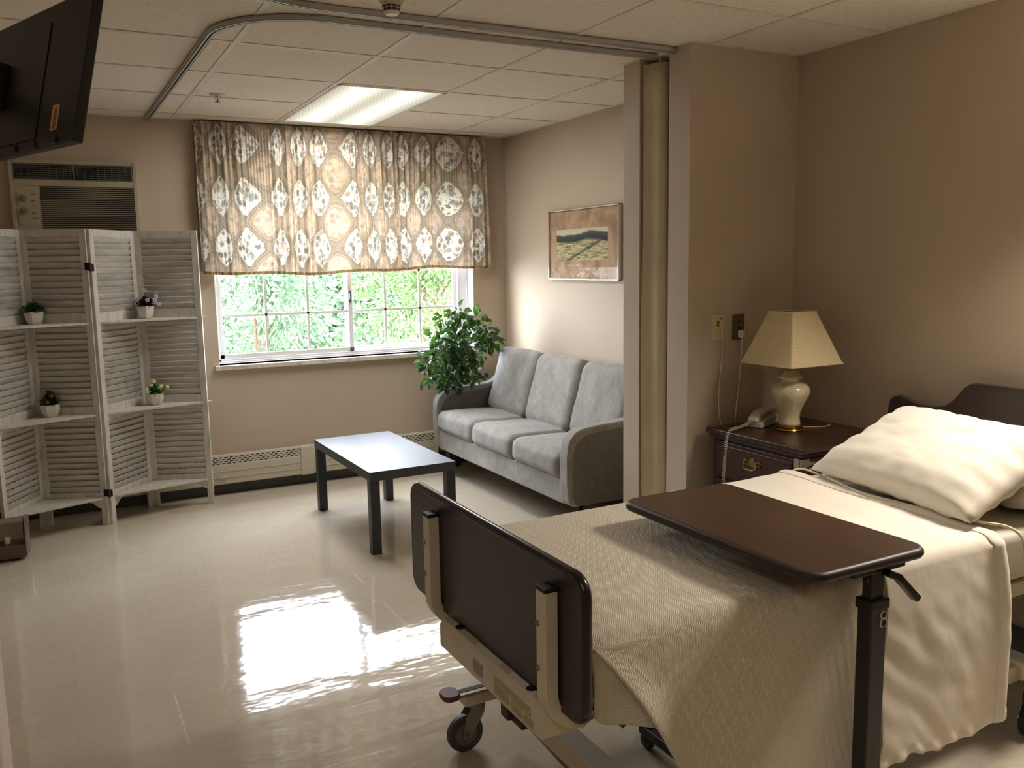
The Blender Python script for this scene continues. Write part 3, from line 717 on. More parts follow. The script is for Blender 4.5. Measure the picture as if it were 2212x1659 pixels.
def cushion(name, cx, cy, cz, sx_, sy_, sz_, rot=(0, 0, 0), puff=0.02, crown=None, mat=None, r=0.035, seed=0, wr=0.0):
    """soft box: rounded and crowned, welded surface"""
    n = 18; mb = MB(); idx = {}; vs = []; fs = []
    E_ = Matrix.Translation((cx, cy, cz)) @ Matrix.Rotation(rot[2], 4, 'Z') @ Matrix.Rotation(rot[1], 4, 'Y') @ Matrix.Rotation(rot[0], 4, 'X')
    def pt(a, b, c):
        key = (round(a*n), round(b*n), round(c*n))
        if key in idx: return idx[key]
        h = [sx_/2, sy_/2, sz_/2]; q = [a*h[0], b*h[1], c*h[2]]
        rr = r; core = [max(-(h[i]-rr), min(h[i]-rr, q[i])) for i in range(3)]
        d = Vector([q[i]-core[i] for i in range(3)])
        if d.length > 1e-9:
            d = d.normalized()*rr
        v = Vector(core)+d
        fa = (1-a*a); fb = (1-b*b); fc = (1-c*c)
        v.z += math.copysign(1, c)*puff*fa**0.6*fb**0.6*abs(c) if abs(c) > 0.01 else 0
        v.x += a*puff*0.35*fb*fc; v.y += b*puff*0.2*fa*fc
        if wr: v += Vector((noise.noise((v.x*9+seed, v.y*9, v.z*9)), noise.noise((v.x*9, v.y*9+seed, v.z*9)), noise.noise((v.x*7, v.y*7, v.z*7+seed))))*wr
        idx[key] = len(vs); vs.append(E_ @ v); return idx[key]
    g = [-1+2*k/n for k in range(n+1)]
    for k in range(n):
        for l in range(n):
            for s_ in (-1, 1):
                fs.append((pt(g[k], g[l], s_), pt(g[k+1], g[l], s_), pt(g[k+1], g[l+1], s_), pt(g[k], g[l+1], s_)))
                fs.append((pt(g[k], s_, g[l]), pt(g[k+1], s_, g[l]), pt(g[k+1], s_, g[l+1]), pt(g[k], s_, g[l+1])))
                fs.append((pt(s_, g[k], g[l]), pt(s_, g[k+1], g[l]), pt(s_, g[k+1], g[l+1]), pt(s_, g[k], g[l+1])))
    mb._a(vs, fs); return mb
cw = (sy1-sy0-2*aw)/3
for k in range(3):
    yc = sy0+aw+cw*(k+0.5)
    cushion('c', 2.595, yc, 0.378, 0.53, cw-0.006, 0.135, (0, 0.03, 0), 0.022, r=0.04, seed=k, wr=0.004).build('seat_cushion', MVEL, so, smooth=True)
    cushion('c', 2.845, yc-0.004, 0.645, 0.16, cw-0.012, 0.45, (0, 0.30, 0), 0.012, r=0.05, seed=k+5, wr=0.006).build('back_cushion', MVEL, so, smooth=True)
MLEG = simple('black_sofa_leg', (24, 22, 22), 0.4)
for x, y in ((2.375, sy1-0.19), (2.60, sy0+0.30), (2.93, sy0+0.12), (2.93, sy1-0.12)):
    MB().cyl((x, y, 0), (x, y, 0.18), 0.014, 0.024, 12).build('leg', MLEG, so)

# ------------------------------------------------------------------ ficus behind the sofa arm
MFIC = None
def ficus_mat():
    m = M('ficus_leaf', (44, 74, 42), 0.45, spec=0.4); o = m.coord('Object')
    c = m.ramp(m.noise(o, 14, 3), [(0.35, (28, 44, 34)), (0.54, (40, 64, 38)), (0.72, (78, 110, 48))]); m.color(c)
    tr = m.n.new('ShaderNodeBsdfTranslucent'); m.L(m.ramp(m.noise(o, 14, 3), [(0.35, (60, 100, 40)), (0.7, (120, 170, 60))]), tr.inputs[0])
    mx = m.n.new('ShaderNodeMixShader'); mx.inputs[0].default_value = 0.22
    m.L(m.b.outputs[0], mx.inputs[1]); m.L(tr.outputs[0], mx.inputs[2]); m.L(mx.outputs[0], m.n['Material Output'].inputs[0]); return m.m
fi = thing('potted_ficus', 'leafy artificial ficus tree standing in the corner behind the sofa', 'potted plant', (2.53, 5.70, 0))
MB().lathe([(0.048, 0.0), (0.058, 0.02), (0.070, 0.17), (0.073, 0.18), (0.066, 0.18), (0.062, 0.16)], (2.53, 5.702, 0), 24).build('pot', simple('dark_pot', (52, 44, 38), 0.5), fi, shade_angle=40)
R_ = random.Random(5); lf = MB(); st = MB()
base = Vector((2.53, 5.70, 0.16))
st.tube([base, (2.52, 5.69, 0.4), (2.50, 5.66, 0.62)], 0.011, 8); st.tube([base+Vector((0.015, 0, 0)), (2.545, 5.69, 0.4), (2.53, 5.65, 0.7)], 0.008, 8)
clus = [(2.47, 5.47, 0.93, .13, 100), (2.50, 5.45, 1.05, .10, 58), (2.46, 5.43, 1.15, .07, 30), (2.60, 5.46, 0.90, .11, 70), (2.70, 5.46, 1.00, .07, 34), (2.76, 5.46, 0.93, .06, 30), (2.64, 5.47, 1.09, .06, 24),
        (2.36, 5.44, 0.97, .09, 46), (2.33, 5.44, 0.86, .09, 44), (2.24, 5.44, 0.80, .06, 22), (2.20, 5.45, 0.83, .04, 8), (2.28, 5.46, 0.70, .07, 28), (2.42, 5.50, 0.78, .13, 92), (2.56, 5.50, 0.78, .10, 60), (2.46, 5.55, 0.66, .11, 54), (2.62, 5.50, 0.70, .08, 26), (2.36, 5.44, 1.10, .05, 12)]
for cx_, cy_, cz_, r_, n_ in clus:
    c_ = Vector((cx_, cy_, cz_)); st.tube([Vector((2.50, 5.66, 0.58)), (Vector((2.5, 5.6, 0.62))+c_)/2+Vector((0, 0, 0.03)), c_], [0.005, 0.003, 0.0015], 6)
    for k in range(n_):
        d = Vector((R_.gauss(0, 1), R_.gauss(0, 0.8), R_.gauss(0, 1))).normalized(); p = c_+d*r_*R_.uniform(0.2, 1.0)
        p.y = min(p.y, 5.74)
        dd = (d*0.8+Vector((R_.uniform(-.6, .6), R_.uniform(-.7, .2), R_.uniform(-1.0, .35)))).normalized()
        leaf_mesh(lf, p, dd, (R_.uniform(-.8, .8), R_.uniform(-1, 0), R_.uniform(0, 1)), R_.uniform(0.050, 0.070), R_.uniform(0.030, 0.042), R_.uniform(-.1, .5))
for v in range(len(lf.v)):
    x_, y_, z_ = lf.v[v]
    if y_ > 5.775: lf.v[v] = (x_, 5.775, z_)
lf.build('foliage', ficus_mat(), fi); st.build('trunk', simple('ficus_stem', (86, 70, 52), 0.8), fi, smooth=True)

# ------------------------------------------------------------------ framed picture on the right wall
pf = thing('framed_picture', 'silver framed landscape watercolour with a marbled tan mat on the right wall', 'picture', (XR-0.01, 4.70, 1.585))
py0, py1, pz0, pz1 = 4.288, 5.112, 1.356, 1.812
MSIL = simple('polished_silver', (205, 203, 200), 0.12, 1.0, var=0.03)
fw_ = 0.008
fm = MB().box((XR-0.028, py0, pz0), (XR, py0+fw_, pz1)).box((XR-0.028, py1-fw_, pz0), (XR, py1, pz1)).box((XR-0.028, py0, pz0), (XR, py1, pz0+fw_)).box((XR-0.028, py0, pz1-fw_), (XR, py1, pz1))
fm.build('frame', MSIL, pf, bevel=0.0015)
mm = M('marbled_mat', (176, 146, 116), 0.8); o_ = mm.coord('Object')
mm.color(mm.ramp(mm.noise(mm.mapping(o_, (1, 3, 2)), 2.6, 6, 0.6, 0.8), [(0.32, (138, 112, 86)), (0.5, (172, 142, 112)), (0.66, (196, 166, 138))]))
MB().box((XR-0.016, py0+0.004, pz0+0.004), (XR-0.012, py1-0.004, pz1-0.004)).build('mat', mm.m, pf)
pm = M('watercolour', (190, 180, 140), 0.8); uv = pm.coord('UV'); s = pm.sep(uv)
nz = pm.noise(uv, 3.5, 6, 0.65, 0.5); nz2 = pm.noise(pm.mapping(uv, (1, 2.5, 1)), 7, 5, 0.7, 1.0)
vv = pm.math('ADD', s[1], pm.math('MULTIPLY', pm.math('SUBTRACT', nz, 0.5), 0.22))
hill = pm.math('ADD', vv, pm.math('MULTIPLY', pm.math('SINE', pm.math('MULTIPLY', s[0], 7.0)), 0.05))
base_c = pm.ramp(nz2, [(0.3, (84, 84, 62)), (0.43, (130, 124, 88)), (0.52, (192, 180, 138)), (0.7, (208, 197, 158))])
sky_c = pm.ramp(hill, [(0.60, (56, 60, 56)), (0.70, (40, 46, 48)), (0.83, (70, 76, 72)), (0.88, (206, 198, 170))])
c1 = pm.mix(pm.ramp(hill, [(0.56, (0,)*3), (0.64, (255,)*3)]), base_c, sky_c)
dg = pm.math('ABSOLUTE', pm.math('SUBTRACT', pm.math('SUBTRACT', s[1], 0.05), pm.math('MULTIPLY', pm.math('SUBTRACT', s[0], 0.28), 0.95)))
tree_l = pm.ramp(pm.math('ADD', dg, pm.math('MULTIPLY', pm.math('SUBTRACT', nz2, 0.5), 0.12)), [(0.03, (255,)*3), (0.07, (0,)*3)])
tree_l = pm.math('MULTIPLY', tree_l, pm.math('LESS_THAN', s[1], 0.6))
c1 = pm.mix(pm.math('MULTIPLY', tree_l, 0.85), c1, (60, 66, 56)); pm.color(c1)
g = MB(); g.grid(lambda u, v: (XR-0.0165, 5.016+(4.414-5.016)*u, 1.482+(1.683-1.482)*v), 2, 2, lambda u, v: (u, v)); g.build('painting', pm.m, pf)
MB().box((XR-0.024, py0+0.005, pz0+0.005), (XR-0.022, py1-0.005, pz1-0.005)).build('glass_pane', glass_mat('picture_glass', 0.0, (0.97, 0.97, 0.97, 1), 0.15), pf)

# ------------------------------------------------------------------ ceiling fixtures
cl = thing('ceiling_light', 'lit fluorescent ceiling panel with a ribbed lens near the window', 'ceiling light', (1.67, 4.98, HC))
lx0, lx1, ly0, ly1 = X0+S+0.012, X0+2*S-0.012, Y0+S+0.012, Y0+3*S-0.012
em = M('lit_lens', (250, 248, 235), 0.5); o_ = em.coord('Object'); s = em.sep(o_)
u = em.math('DIVIDE', em.math('SUBTRACT', s[0], lx0), lx1-lx0)
b1 = em.math('POWER', 2.718, em.math('MULTIPLY', em.math('POWER', em.math('DIVIDE', em.math('SUBTRACT', u, 0.27), 0.15), 2), -1))
b2 = em.math('POWER', 2.718, em.math('MULTIPLY', em.math('POWER', em.math('DIVIDE', em.math('SUBTRACT', u, 0.73), 0.15), 2), -1))
rib = em.math('ADD', 0.82, em.math('MULTIPLY', em.math('SINE', em.math('MULTIPLY', s[0], 2*pi/0.018)), 0.18))
st_ = em.math('MULTIPLY', em.math('ADD', 0.42, em.math('MULTIPLY', em.math('ADD', b1, b2), 0.85)), rib)
ee = em.n.new('ShaderNodeEmission'); ee.inputs[0].default_value = lin((255, 247, 224)); em.L(em.math('MULTIPLY', st_, 1.0), ee.inputs[1])
em.L(ee.outputs[0], em.n['Material Output'].inputs[0])
MB().box((lx0+0.008, ly0+0.008, HC-0.004), (lx1-0.008, ly1-0.008, HC-0.001)).build('lens', em.m, cl)
lfm = MB(); t_ = 0.012
lfm.box((lx0-0.004, ly0-0.004, HC-0.0055), (lx0+t_, ly1+0.004, HC)).box((lx1-t_, ly0-0.004, HC-0.0055), (lx1+0.004, ly1+0.004, HC)).box((lx0, ly0-0.004, HC-0.0055), (lx1, ly0+t_, HC)).box((lx0, ly1-t_, HC-0.0055), (lx1, ly1+0.004, HC))
lfm.build('frame', MGRID, cl)
# smoke detector
sd = thing('smoke_detector', 'cream smoke detector on the ceiling next to the curtain tracks', 'smoke detector', (1.09, 2.87, HC))
MSD = simple('detector_plastic', (196, 180, 146), 0.5, var=0.02); dx, dy = 1.092, 2.872
MB().lathe([(0.062, 0.0), (0.062, -0.012), (0.050, -0.020), (0.032, -0.048), (0.031, -0.049)], (dx, dy, HC), 36).build('housing', MSD, sd, shade_angle=35)
MB().lathe([(0.0300, -0.047), (0.0255, -0.066)], (dx, dy, HC), 24).build('sensing_chamber', MBLK, sd)
rb = MB()
for k in range(10):
    th = 2*pi*k/10; ca, sa = math.cos(th), math.sin(th)
    rb.tube([(dx+0.0315*ca, dy+0.0315*sa, HC-0.047), (dx+0.0268*ca, dy+0.0268*sa, HC-0.067)], 0.0016, 6)
rb.tube([(dx+0.0292*math.cos(2*pi*k/30), dy+0.0292*math.sin(2*pi*k/30), HC-0.057) for k in range(30)], 0.0013, 6, closed=True)
rb.build('cage', MSD, sd); MB().lathe([(0.0255, -0.066), (0.0262, -0.070), (0.020, -0.077)], (dx, dy, HC), 28).build('cap', simple('detector_cap', (214, 206, 192), 0.4), sd, shade_angle=40)
# sprinkler
sp = thing('sprinkler', 'small ceiling sprinkler left of the fluorescent panel', 'sprinkler', (0.869, 4.918, HC))
qx, qy = 0.869, 4.905
MB().lathe([(0.040, 0.0), (0.038, -0.004), (0.018, -0.008)], (qx, qy, HC), 28).build('escutcheon', simple('white_metal', (200, 194, 184), 0.4), sp, shade_angle=40)
k_ = MB(); k_.tube([(qx-0.012, qy, HC-0.006), (qx-0.013, qy, HC-0.026), (qx, qy, HC-0.036)], 0.002, 6); k_.tube([(qx+0.012, qy, HC-0.006), (qx+0.013, qy, HC-0.026), (qx, qy, HC-0.036)], 0.002, 6)
k_.build('arm', MGRID, sp); MB().cyl((qx, qy, HC-0.007), (qx, qy, HC-0.034), 0.003).build('bulb', MBLK, sp)
MB().lathe([(0.006, -0.034), (0.017, -0.041), (0.017, -0.042), (0.005, -0.039)], (qx, qy, HC), 20).build('deflector', simple('steel', (160, 156, 150), 0.35, 0.8), sp)
# curtain tracks
MTR = simple('track_aluminium', (178, 176, 170), 0.42, 0.25, var=0.04)
MTI = simple('track_slot', (44, 44, 44), 0.6)
def track(name, label, pts):
    t = thing(name, label, 'curtain track', (pts[0][0], pts[0][1], HC), 'curtain tracks on the ceiling')
    zt = HC-0.003; h = 0.021; w_ = 0.027
    m_ = MB()
    up_ = [Vector((p[0], p[1], 0)) for p in pts]
    def off(dd, z):
        out = []
        for i, p in enumerate(up_):
            d = (up_[min(i+1, len(up_)-1)]-up_[max(i-1, 0)]).normalized(); n_ = Vector((d.y, -d.x, 0)); q = p+n_*dd; out.append((q.x, q.y, z))
        return out
    m_.rect_tube(off(0, zt-0.002), w_, 0.003); m_.rect_tube(off(w_/2-0.001, zt-h/2), 0.002, h); m_.rect_tube(off(-w_/2+0.001, zt-h/2), 0.002, h)
    m_.rect_tube(off(w_/2-0.005, zt-h+0.001), 0.010, 0.002); m_.rect_tube(off(-w_/2+0.005, zt-h+0.001), 0.010, 0.002)
    m_.build('rail', MTR, t)
    q_ = MB(); q_.rect_tube(off(0, zt-h+0.006), 0.024, 0.002); q_.build('slot', MTI, t)
tp = [(0.600, WY-0.015)] + [(0.612, 5.0), (0.620, 4.2), (0.626, 3.66)] + [(a[0], a[1]) for a in arc((0.626+0.37, 3.62, 0), 0.37, 180, 270, 14, 'xy')] + [(1.6, 3.246), (2.30, 3.222), (2.462, 3.217)]
track('curtain_track', 'ceiling curtain track that bends round towards the window', tp)
tq = [(2.466, 3.090), (1.6, 3.098), (1.0, 3.112)] + [(a[0], a[1]) for a in arc((0.95, 3.112-0.55, 0), 0.55, 92, 180, 14, 'xy')] + [(0.40, 1.6), (0.40, 0.4)]
track('curtain_track', 'ceiling curtain track nearest the camera, beside the smoke detector', tq)

# ------------------------------------------------------------------ privacy curtain bunched in the niche
MPC = simple('cream_curtain', (208, 195, 168), 0.85, var=0.03, bump=0.05)
pv = thing('privacy_curtain', 'cream privacy curtain bunched between the two wall ends', 'curtain', (2.62, 3.23, HC-0.05))
def pcf(u, v):
    z = HC-0.026-(HC-0.026-0.28)*v
    x = 2.470+0.50*u+0.0; spread = 0.7+0.3*v
    lean = -0.0*v
    y = 3.272+0.052*math.cos(2*pi*u*4.0)*(0.9+0.1*v)+0.008*noise.noise((u*5, v*3, 0))
    return (x+0.006*math.sin(2*pi*u*8)+lean+0.01*noise.noise((u*4, v*2.2, 7)), y, z)
MB().grid(pcf, 150, 24).build('folds', MPC, pv, smooth=True, solid=0.002)
tb_ = MB()
for k in range(7): x = 2.51+0.08*k; tb_.cyl((x, 3.25, HC-0.04), (x, 3.25, HC-0.005), 0.004, n=8)
tb_.build('hooks', MTR, pv)

# ------------------------------------------------------------------ wall plates by the bed and their cords
def plate(name, label, x0, x1, z0, z1, mat):
    t = thing(name, label, 'wall plate', ((x0+x1)/2, 2.985, (z0+z1)/2))
    MB().box((x0, 2.979, z0), (x1, 2.986, z1)).build('cover_plate', mat, t, bevel=0.0025)
    return t
MIV = simple('ivory_plastic', (204, 196, 148), 0.4, var=0.02)
a_ = plate('phone_jack', 'ivory call and phone jack plate above the nightstand', 2.597, 2.667, 1.109, 1.226, MIV)
MB().box((2.630, 2.9775, 1.176), (2.640, 2.9795, 1.198)).box((2.622, 2.9775, 1.178), (2.627, 2.9795, 1.182)).box((2.650, 2.9775, 1.204), (2.653, 2.9795, 1.214)).build('socket_holes', MBLK, a_)
MB().cyl((2.632, 2.9775, 1.213), (2.632, 2.9795, 1.213), 0.003).cyl((2.632, 2.9775, 1.123), (2.632, 2.9795, 1.123), 0.003).build('screw', MTR, a_)
b_ = plate('power_outlet', 'steel power outlet with a white plug above the nightstand', 2.722, 2.792, 1.109, 1.224, simple('stainless_plate', (120, 112, 98), 0.3, 0.85, var=0.05))
MB().cyl((2.760, 2.9775, 1.160), (2.760, 2.98, 1.160), 0.010).box((2.752, 2.977, 1.186), (2.755, 2.98, 1.196)).box((2.764, 2.977, 1.186), (2.767, 2.98, 1.196)).build('socket_holes', MBLK, b_)
MWC = simple('white_cable', (222, 212, 190), 0.45, var=0.02)
c1_ = thing('jack_cable', 'thin white cord hanging from the ivory jack plate', 'cord', (2.64, 2.975, 1.18))
MB().tube([(2.636, 2.978, 1.185), (2.645, 2.966, 1.172), (2.652, 2.970, 1.10), (2.656, 2.975, 1.04), (2.650, 2.975, 0.97), (2.640, 2.972, 0.90), (2.636, 2.968, 0.83), (2.634, 2.96, 0.77), (2.640, 2.952, 0.722)], 0.0022, 8).build('cable', MWC, c1_, smooth=True)
c2_ = thing('power_cable', 'white power cord plugged into the steel outlet', 'cord', (2.76, 2.975, 1.14))
MB().box((2.752, 2.952, 1.118), (2.772, 2.979, 1.152)).build('plug', simple('white_plug', (228, 220, 200), 0.4), c2_, bevel=0.003)
MB().tube([(2.762, 2.963, 1.12), (2.764, 2.966, 1.05), (2.763, 2.968, 0.99), (2.752, 2.968, 0.88), (2.735, 2.962, 0.79), (2.722, 2.952, 0.722)], 0.0032, 8).build('cable', MWC, c2_, smooth=True)
# ------------------------------------------------------------------ nightstand, lamp, telephone
MCH = wood('cherry_wood', (52, 26, 20), (72, 38, 28), 0.32, (2, 2, 14))
MCHT = wood('cherry_top', (46, 26, 19), (62, 37, 27), 0.28, (14, 1.5, 14), spec=0.6)
MBR = simple('antique_brass', (150, 132, 84), 0.32, 0.9, var=0.1, scale=60)
ns = thing('nightstand', 'dark cherry nightstand with brass drawer pulls between the bed and the wall end', 'nightstand', (2.80, 2.645, 0))
nx0, nx1, ny0, ny1, nt = 2.555, 3.06, 2.385, 2.905, 0.735
MB().box((nx0, ny0, 0.06), (nx1, ny1, 0.70)).build('body', MCH, ns, bevel=0.004)
MB().box((nx0-0.006, ny0-0.006, 0), (nx1, ny1+0.006, 0.07)).build('plinth', MCH, ns, bevel=0.008)
tp_ = MB(); tp_.box((nx0-0.027, ny0-0.026, 0.712), (nx1+0.01, ny1+0.026, nt)).box((nx0-0.014, ny0-0.013, 0.695), (nx1, ny1+0.013, 0.712))
tp_.build('top', MCHT, ns, bevel=0.006, seg=3)
for z0, z1 in ((0.535, 0.685), (0.355, 0.515), (0.10, 0.335)):
    d_ = MB().box((nx0-0.012, ny0+0.028, z0), (nx0, ny1-0.028, z1)).box((nx0-0.018, ny0+0.045, z0+0.016), (nx0-0.010, ny1-0.045, z1-0.016)).build('drawer', MCH, ns, bevel=0.004, seg=2)
    yc, zc = (ny0+ny1)/2, (z0+z1)/2+0.01; x_ = nx0-0.019
    h_ = MB()
    # back plate of the pull: shaped outline
    pl = [(-.052, .010), (-.040, .020), (-.026, .012), (-.014, .014), (-.010, .026), (.010, .026), (.014, .014), (.026, .012), (.040, .020), (.052, .010), (.046, -.004), (.030, -.006), (.014, -.012), (.0, -.018), (-.014, -.012), (-.030, -.006), (-.046, -.004)]
    h_.prism([(yc+a, zc+b) for a, b in pl], 0, x_-0.002, x_)
    h_.cyl((x_, yc-.034, zc+.004), (x_-.014, yc-.034, zc+.004), .005).cyl((x_, yc+.034, zc+.004), (x_-.014, yc+.034, zc+.004), .005)
    h_.tube([(x_-.012, yc-.034, zc+.004), (x_-.016, yc-.036, zc-.010), (x_-.018, yc-.022, zc-.022), (x_-.018, yc-.008, zc-.020), (x_-.019, yc, zc-.024), (x_-.018, yc+.008, zc-.020), (x_-.018, yc+.022, zc-.022), (x_-.016, yc+.036, zc-.010), (x_-.012, yc+.034, zc+.004)], .0034, 8)
    h_.build('handle', MBR, d_, shade_angle=50)
lk = MB().box((nx0-0.020, ny0+0.004, 0.655), (nx0-0.012, ny0+0.030, 0.690)).box((nx0-0.020, ny0-0.004, 0.655), (nx0+0.03, ny0, 0.690)).box((nx0+0.03, ny0-0.004, 0.660), (nx0+0.062, ny0-0.001, 0.674))
lk.build('hasp', simple('nickel_hasp', (190, 180, 158), 0.35, 0.8), ns, bevel=0.002)

lp = thing('table_lamp', 'cream ceramic table lamp with a square tapered shade on the nightstand', 'lamp', (2.79, 2.69, nt))
LX, LY = 2.79, 2.69
MCER = simple('crackled_cream_ceramic', (222, 210, 176), 0.16, var=0.05, scale=50, coat=0.5)
MBRS = simple('polished_brass', (190, 150, 70), 0.16, 1.0, var=0.04)
MB().lathe([(0.060, 0.0), (0.062, 0.004), (0.060, 0.008), (0.056, 0.011), (0.058, 0.016), (0.052, 0.020), (0.046, 0.022)], (LX, LY, nt), 40).build('foot', MBRS, lp, shade_angle=50)
prof = [(0.046, .021), (0.046, .03), (0.043, .045), (0.042, .06), (0.046, .08), (0.056, .105), (0.068, .13), (0.078, .15), (0.083, .167), (0.081, .183), (0.071, .198), (0.052, .208), (0.039, .214), (0.036, .220), (0.040, .224), (0.054, .228), (0.056, .232), (0.045, .238), (0.036, .246), (0.031, .257), (0.022, .262)]
MB().lathe(prof, (LX, LY, nt), 48).build('vase_body', MCER, lp, smooth=True)
MB().cyl((LX, LY, nt+.26), (LX, LY, nt+.50), 0.006).cyl((LX, LY, nt+.27), (LX, LY, nt+.31), .015).build('stem', MBRS, lp, shade_angle=40)
def shade_mat():
    m = M('lamp_shade_linen', (218, 202, 160), 0.85); o = m.coord('Object')
    m.color(m.ramp(m.noise(m.mapping(o, (1, 1, 1)), 180, 3), [(0.3, (208, 191, 150)), (0.7, (226, 211, 171))]))
    m.bump(m.noise(o, 300, 2), 0.2, 0.001); return m.m
MSH = shade_mat()
zb, zt_, rb_, rt_ = nt+.292, nt+.512, .149, .069
def sq(r, z, c=0.012):
    p = rrect(-r, -r, r, r, c, 3); return [(LX+x, LY+y, z) for x, y in p]
s_ = MB(); a = sq(rb_, zb, .008); b = sq(rt_, zt_, .006); n = len(a)
s_._a(a+b, [(i, (i+1) % n, n+(i+1) % n, n+i) for i in range(n)])
s_.build('lamp_shade', MSH, lp, solid=0.002, smooth=False)
MB().tube(sq(rb_+.001, zb+.001, .008), .0038, 6, closed=True).build('shade_trim', MSH, lp)
MB().tube(sq(rt_+.001, zt_-.001, .006), .0036, 6, closed=True).build('shade_trim', MSH, lp)
MB().tube([(LX+.05, LY+.01, nt+.004), (LX+.10, LY-.02, nt+.003), (LX+.16, LY-.05, nt+.003), (LX+.22, LY-.03, nt+.003), (nx1-.03, LY+.03, nt+.003)], .0028, 8).build('cord', simple('lamp_cord_cream', (190, 170, 120), .4), lp, smooth=True)

ph = thing('telephone', 'white corded telephone behind the lamp on the nightstand', 'telephone', (2.72, 2.84, nt))
MPH = simple('phone_plastic', (212, 205, 186), 0.35, var=0.02)
Rp = Matrix.Translation((2.685, 2.80, nt)) @ Matrix.Rotation(math.radians(22), 4, 'Z')
q = MB(); q.prism([(0.0, 0.0), (0.20, 0.0), (0.20, 0.036), (0.16, 0.040), (0.05, 0.034), (0.0, 0.022)], 1, -0.04, 0.04); q.v = [tuple(Rp @ Vector(v)) for v in q.v]
q.build('base', MPH, ph, bevel=0.006, seg=3)
q = MB(); hp = [(-0.012, 0.040), (-0.010, 0.024), (0.030, 0.026), (0.045, 0.040), (0.085, 0.052), (0.125, 0.052), (0.160, 0.044), (0.170, 0.036), (0.205, 0.038), (0.212, 0.056), (0.19, 0.066), (0.10, 0.074), (0.03, 0.064)]
q.prism(hp, 1, -0.024, 0.024); q.v = [tuple(Rp @ Vector(v)) for v in q.v]; q.build('handset', MPH, ph, bevel=0.008, seg=3)
start = Rp @ Vector((-0.012, 0, 0.03))
path = [start, Vector((2.63, 2.782, nt+.022)), Vector((2.575, 2.776, nt+.016)), Vector((2.530, 2.772, nt+.012)), Vector((2.508, 2.770, nt-.02)), Vector((2.503, 2.772, nt-.07)), Vector((2.502, 2.775, nt-.14)), Vector((2.500, 2.780, nt-.24)), Vector((2.499, 2.784, nt-.33)), Vector((2.500, 2.79, nt-.42))]
# resample and wind a coil round the path
dense = []
for i in range(len(path)-1):
    for k in range(10): dense.append(path[i].lerp(path[i+1], k/10))
dense.append(path[-1]); L_ = [0]
for i in range(1, len(dense)): L_.append(L_[-1]+(dense[i]-dense[i-1]).length)
def at_len(s):
    for i in range(1, len(L_)):
        if L_[i] >= s: t = (s-L_[i-1])/max(1e-9, L_[i]-L_[i-1]); return dense[i-1].lerp(dense[i], t), (dense[i]-dense[i-1]).normalized()
    return dense[-1], (dense[-1]-dense[-2]).normalized()
coil = []; s = 0.0; ang = 0.0
while s < L_[-1]:
    p, d = at_len(s); a_ = d.cross(Vector((0, 1, 0.15))).normalized(); b_ = d.cross(a_)
    coil.append(p+a_*(0.0058*math.cos(ang))+b_*(0.0058*math.sin(ang))); f_ = s/L_[-1]
    pitch_ = 0.0125-0.006*min(1, f_*1.3); ang += 2*pi/9; s += pitch_/9
MB().tube(coil, 0.0014, 5).build('coiled_cord', MPH, ph, smooth=True)

# ------------------------------------------------------------------ hospital bed
MBE = simple('beige_enamel', (208, 199, 176), 0.42, var=0.03)
MDW = simple('espresso_laminate', (58, 48, 45), 0.36, var=0.06, scale=3)
MDE = simple('espresso_edge', (34, 28, 25), 0.22, var=0.05)
MGY = simple('grey_metal', (140, 132, 118), 0.4, 0.5, var=0.06)
MRU = simple('wheel_rubber', (66, 64, 66), 0.55)
MCAP = simple('black_cap', (16, 16, 17), 0.5)
bd = thing('hospital_bed', 'hospital bed frame with dark wooden head and foot boards on castors', 'bed', (1.9, 1.85, 0))
# headboard: outline with raised centre
def hb_pts():
    l = [(2.350, 0.28), (2.350, 0.862), (2.342, 0.895), (2.322, 0.913), (2.298, 0.919), (2.27, 0.913), (2.235, 0.900), (2.20, 0.8935), (2.15, 0.893), (2.10, 0.903), (2.07, 0.922), (2.04, 0.958), (2.022, 0.983), (2.000, 0.998), (1.975, 1.003), (1.93, 1.004)]
    r = [(3.70-y, z) for y, z in reversed(l)]
    return l+r
MB().prism(hb_pts(), 0, 2.985, 3.012).build('headboard', MDW, bd, bevel=0.006, seg=3)
fb_ = MB().prism(rrect(1.398, 0.520, 2.332, 0.838, 0.045, 8), 0, 0.893, 0.918); fbo = fb_.build('footboard', MDW, bd, bevel=0.0)
MB().tube([(0.9055, y, z) for y, z in rrect(1.403, 0.525, 2.327, 0.833, 0.042, 8)], 0.0132, 12, closed=True).build('edge_band', MDE, fbo, smooth=True)
for yc in (2.128, 1.502):
    s_ = MB(); pts = [(0.872, yc, 0.792), (0.872, yc, 0.575)] + [(p[0], p[1], p[2]) for p in arc((0.872+0.075, yc, 0.560), 0.075, 180, 270, 8, 'xz')] + [(1.06, yc, 0.485)]
    s_.rect_tube(pts, 0.040, 0.032, upv=(-1, 0, 0.001)); so_ = s_.build('strut', MBE, bd, bevel=0.003)
    MB().box((0.855, yc-0.021, 0.789), (0.890, yc+0.021, 0.799)).build('end_cap', MCAP, so_, bevel=0.002)
    for z in (0.70, 0.60): MB().lathe([(0.0001, 0.004), (0.005, 0.003), (0.007, 0.0)], (0, 0, 0), 12).build('bolt', MGY, so_, smooth=True).matrix_world
for ob in [o for o in bd.children_recursive if o.name.startswith('bolt')]:
    pass
bolts = [o for o in COL.objects if o.name.split('.')[0] == 'bolt']
for ob, (yc, z) in zip(bolts, [(2.128, 0.715), (2.128, 0.625), (1.502, 0.715), (1.502, 0.615)]):
    ob.rotation_euler = (0, -pi/2, 0); ob.location = (0.8555, yc+0.012, z)
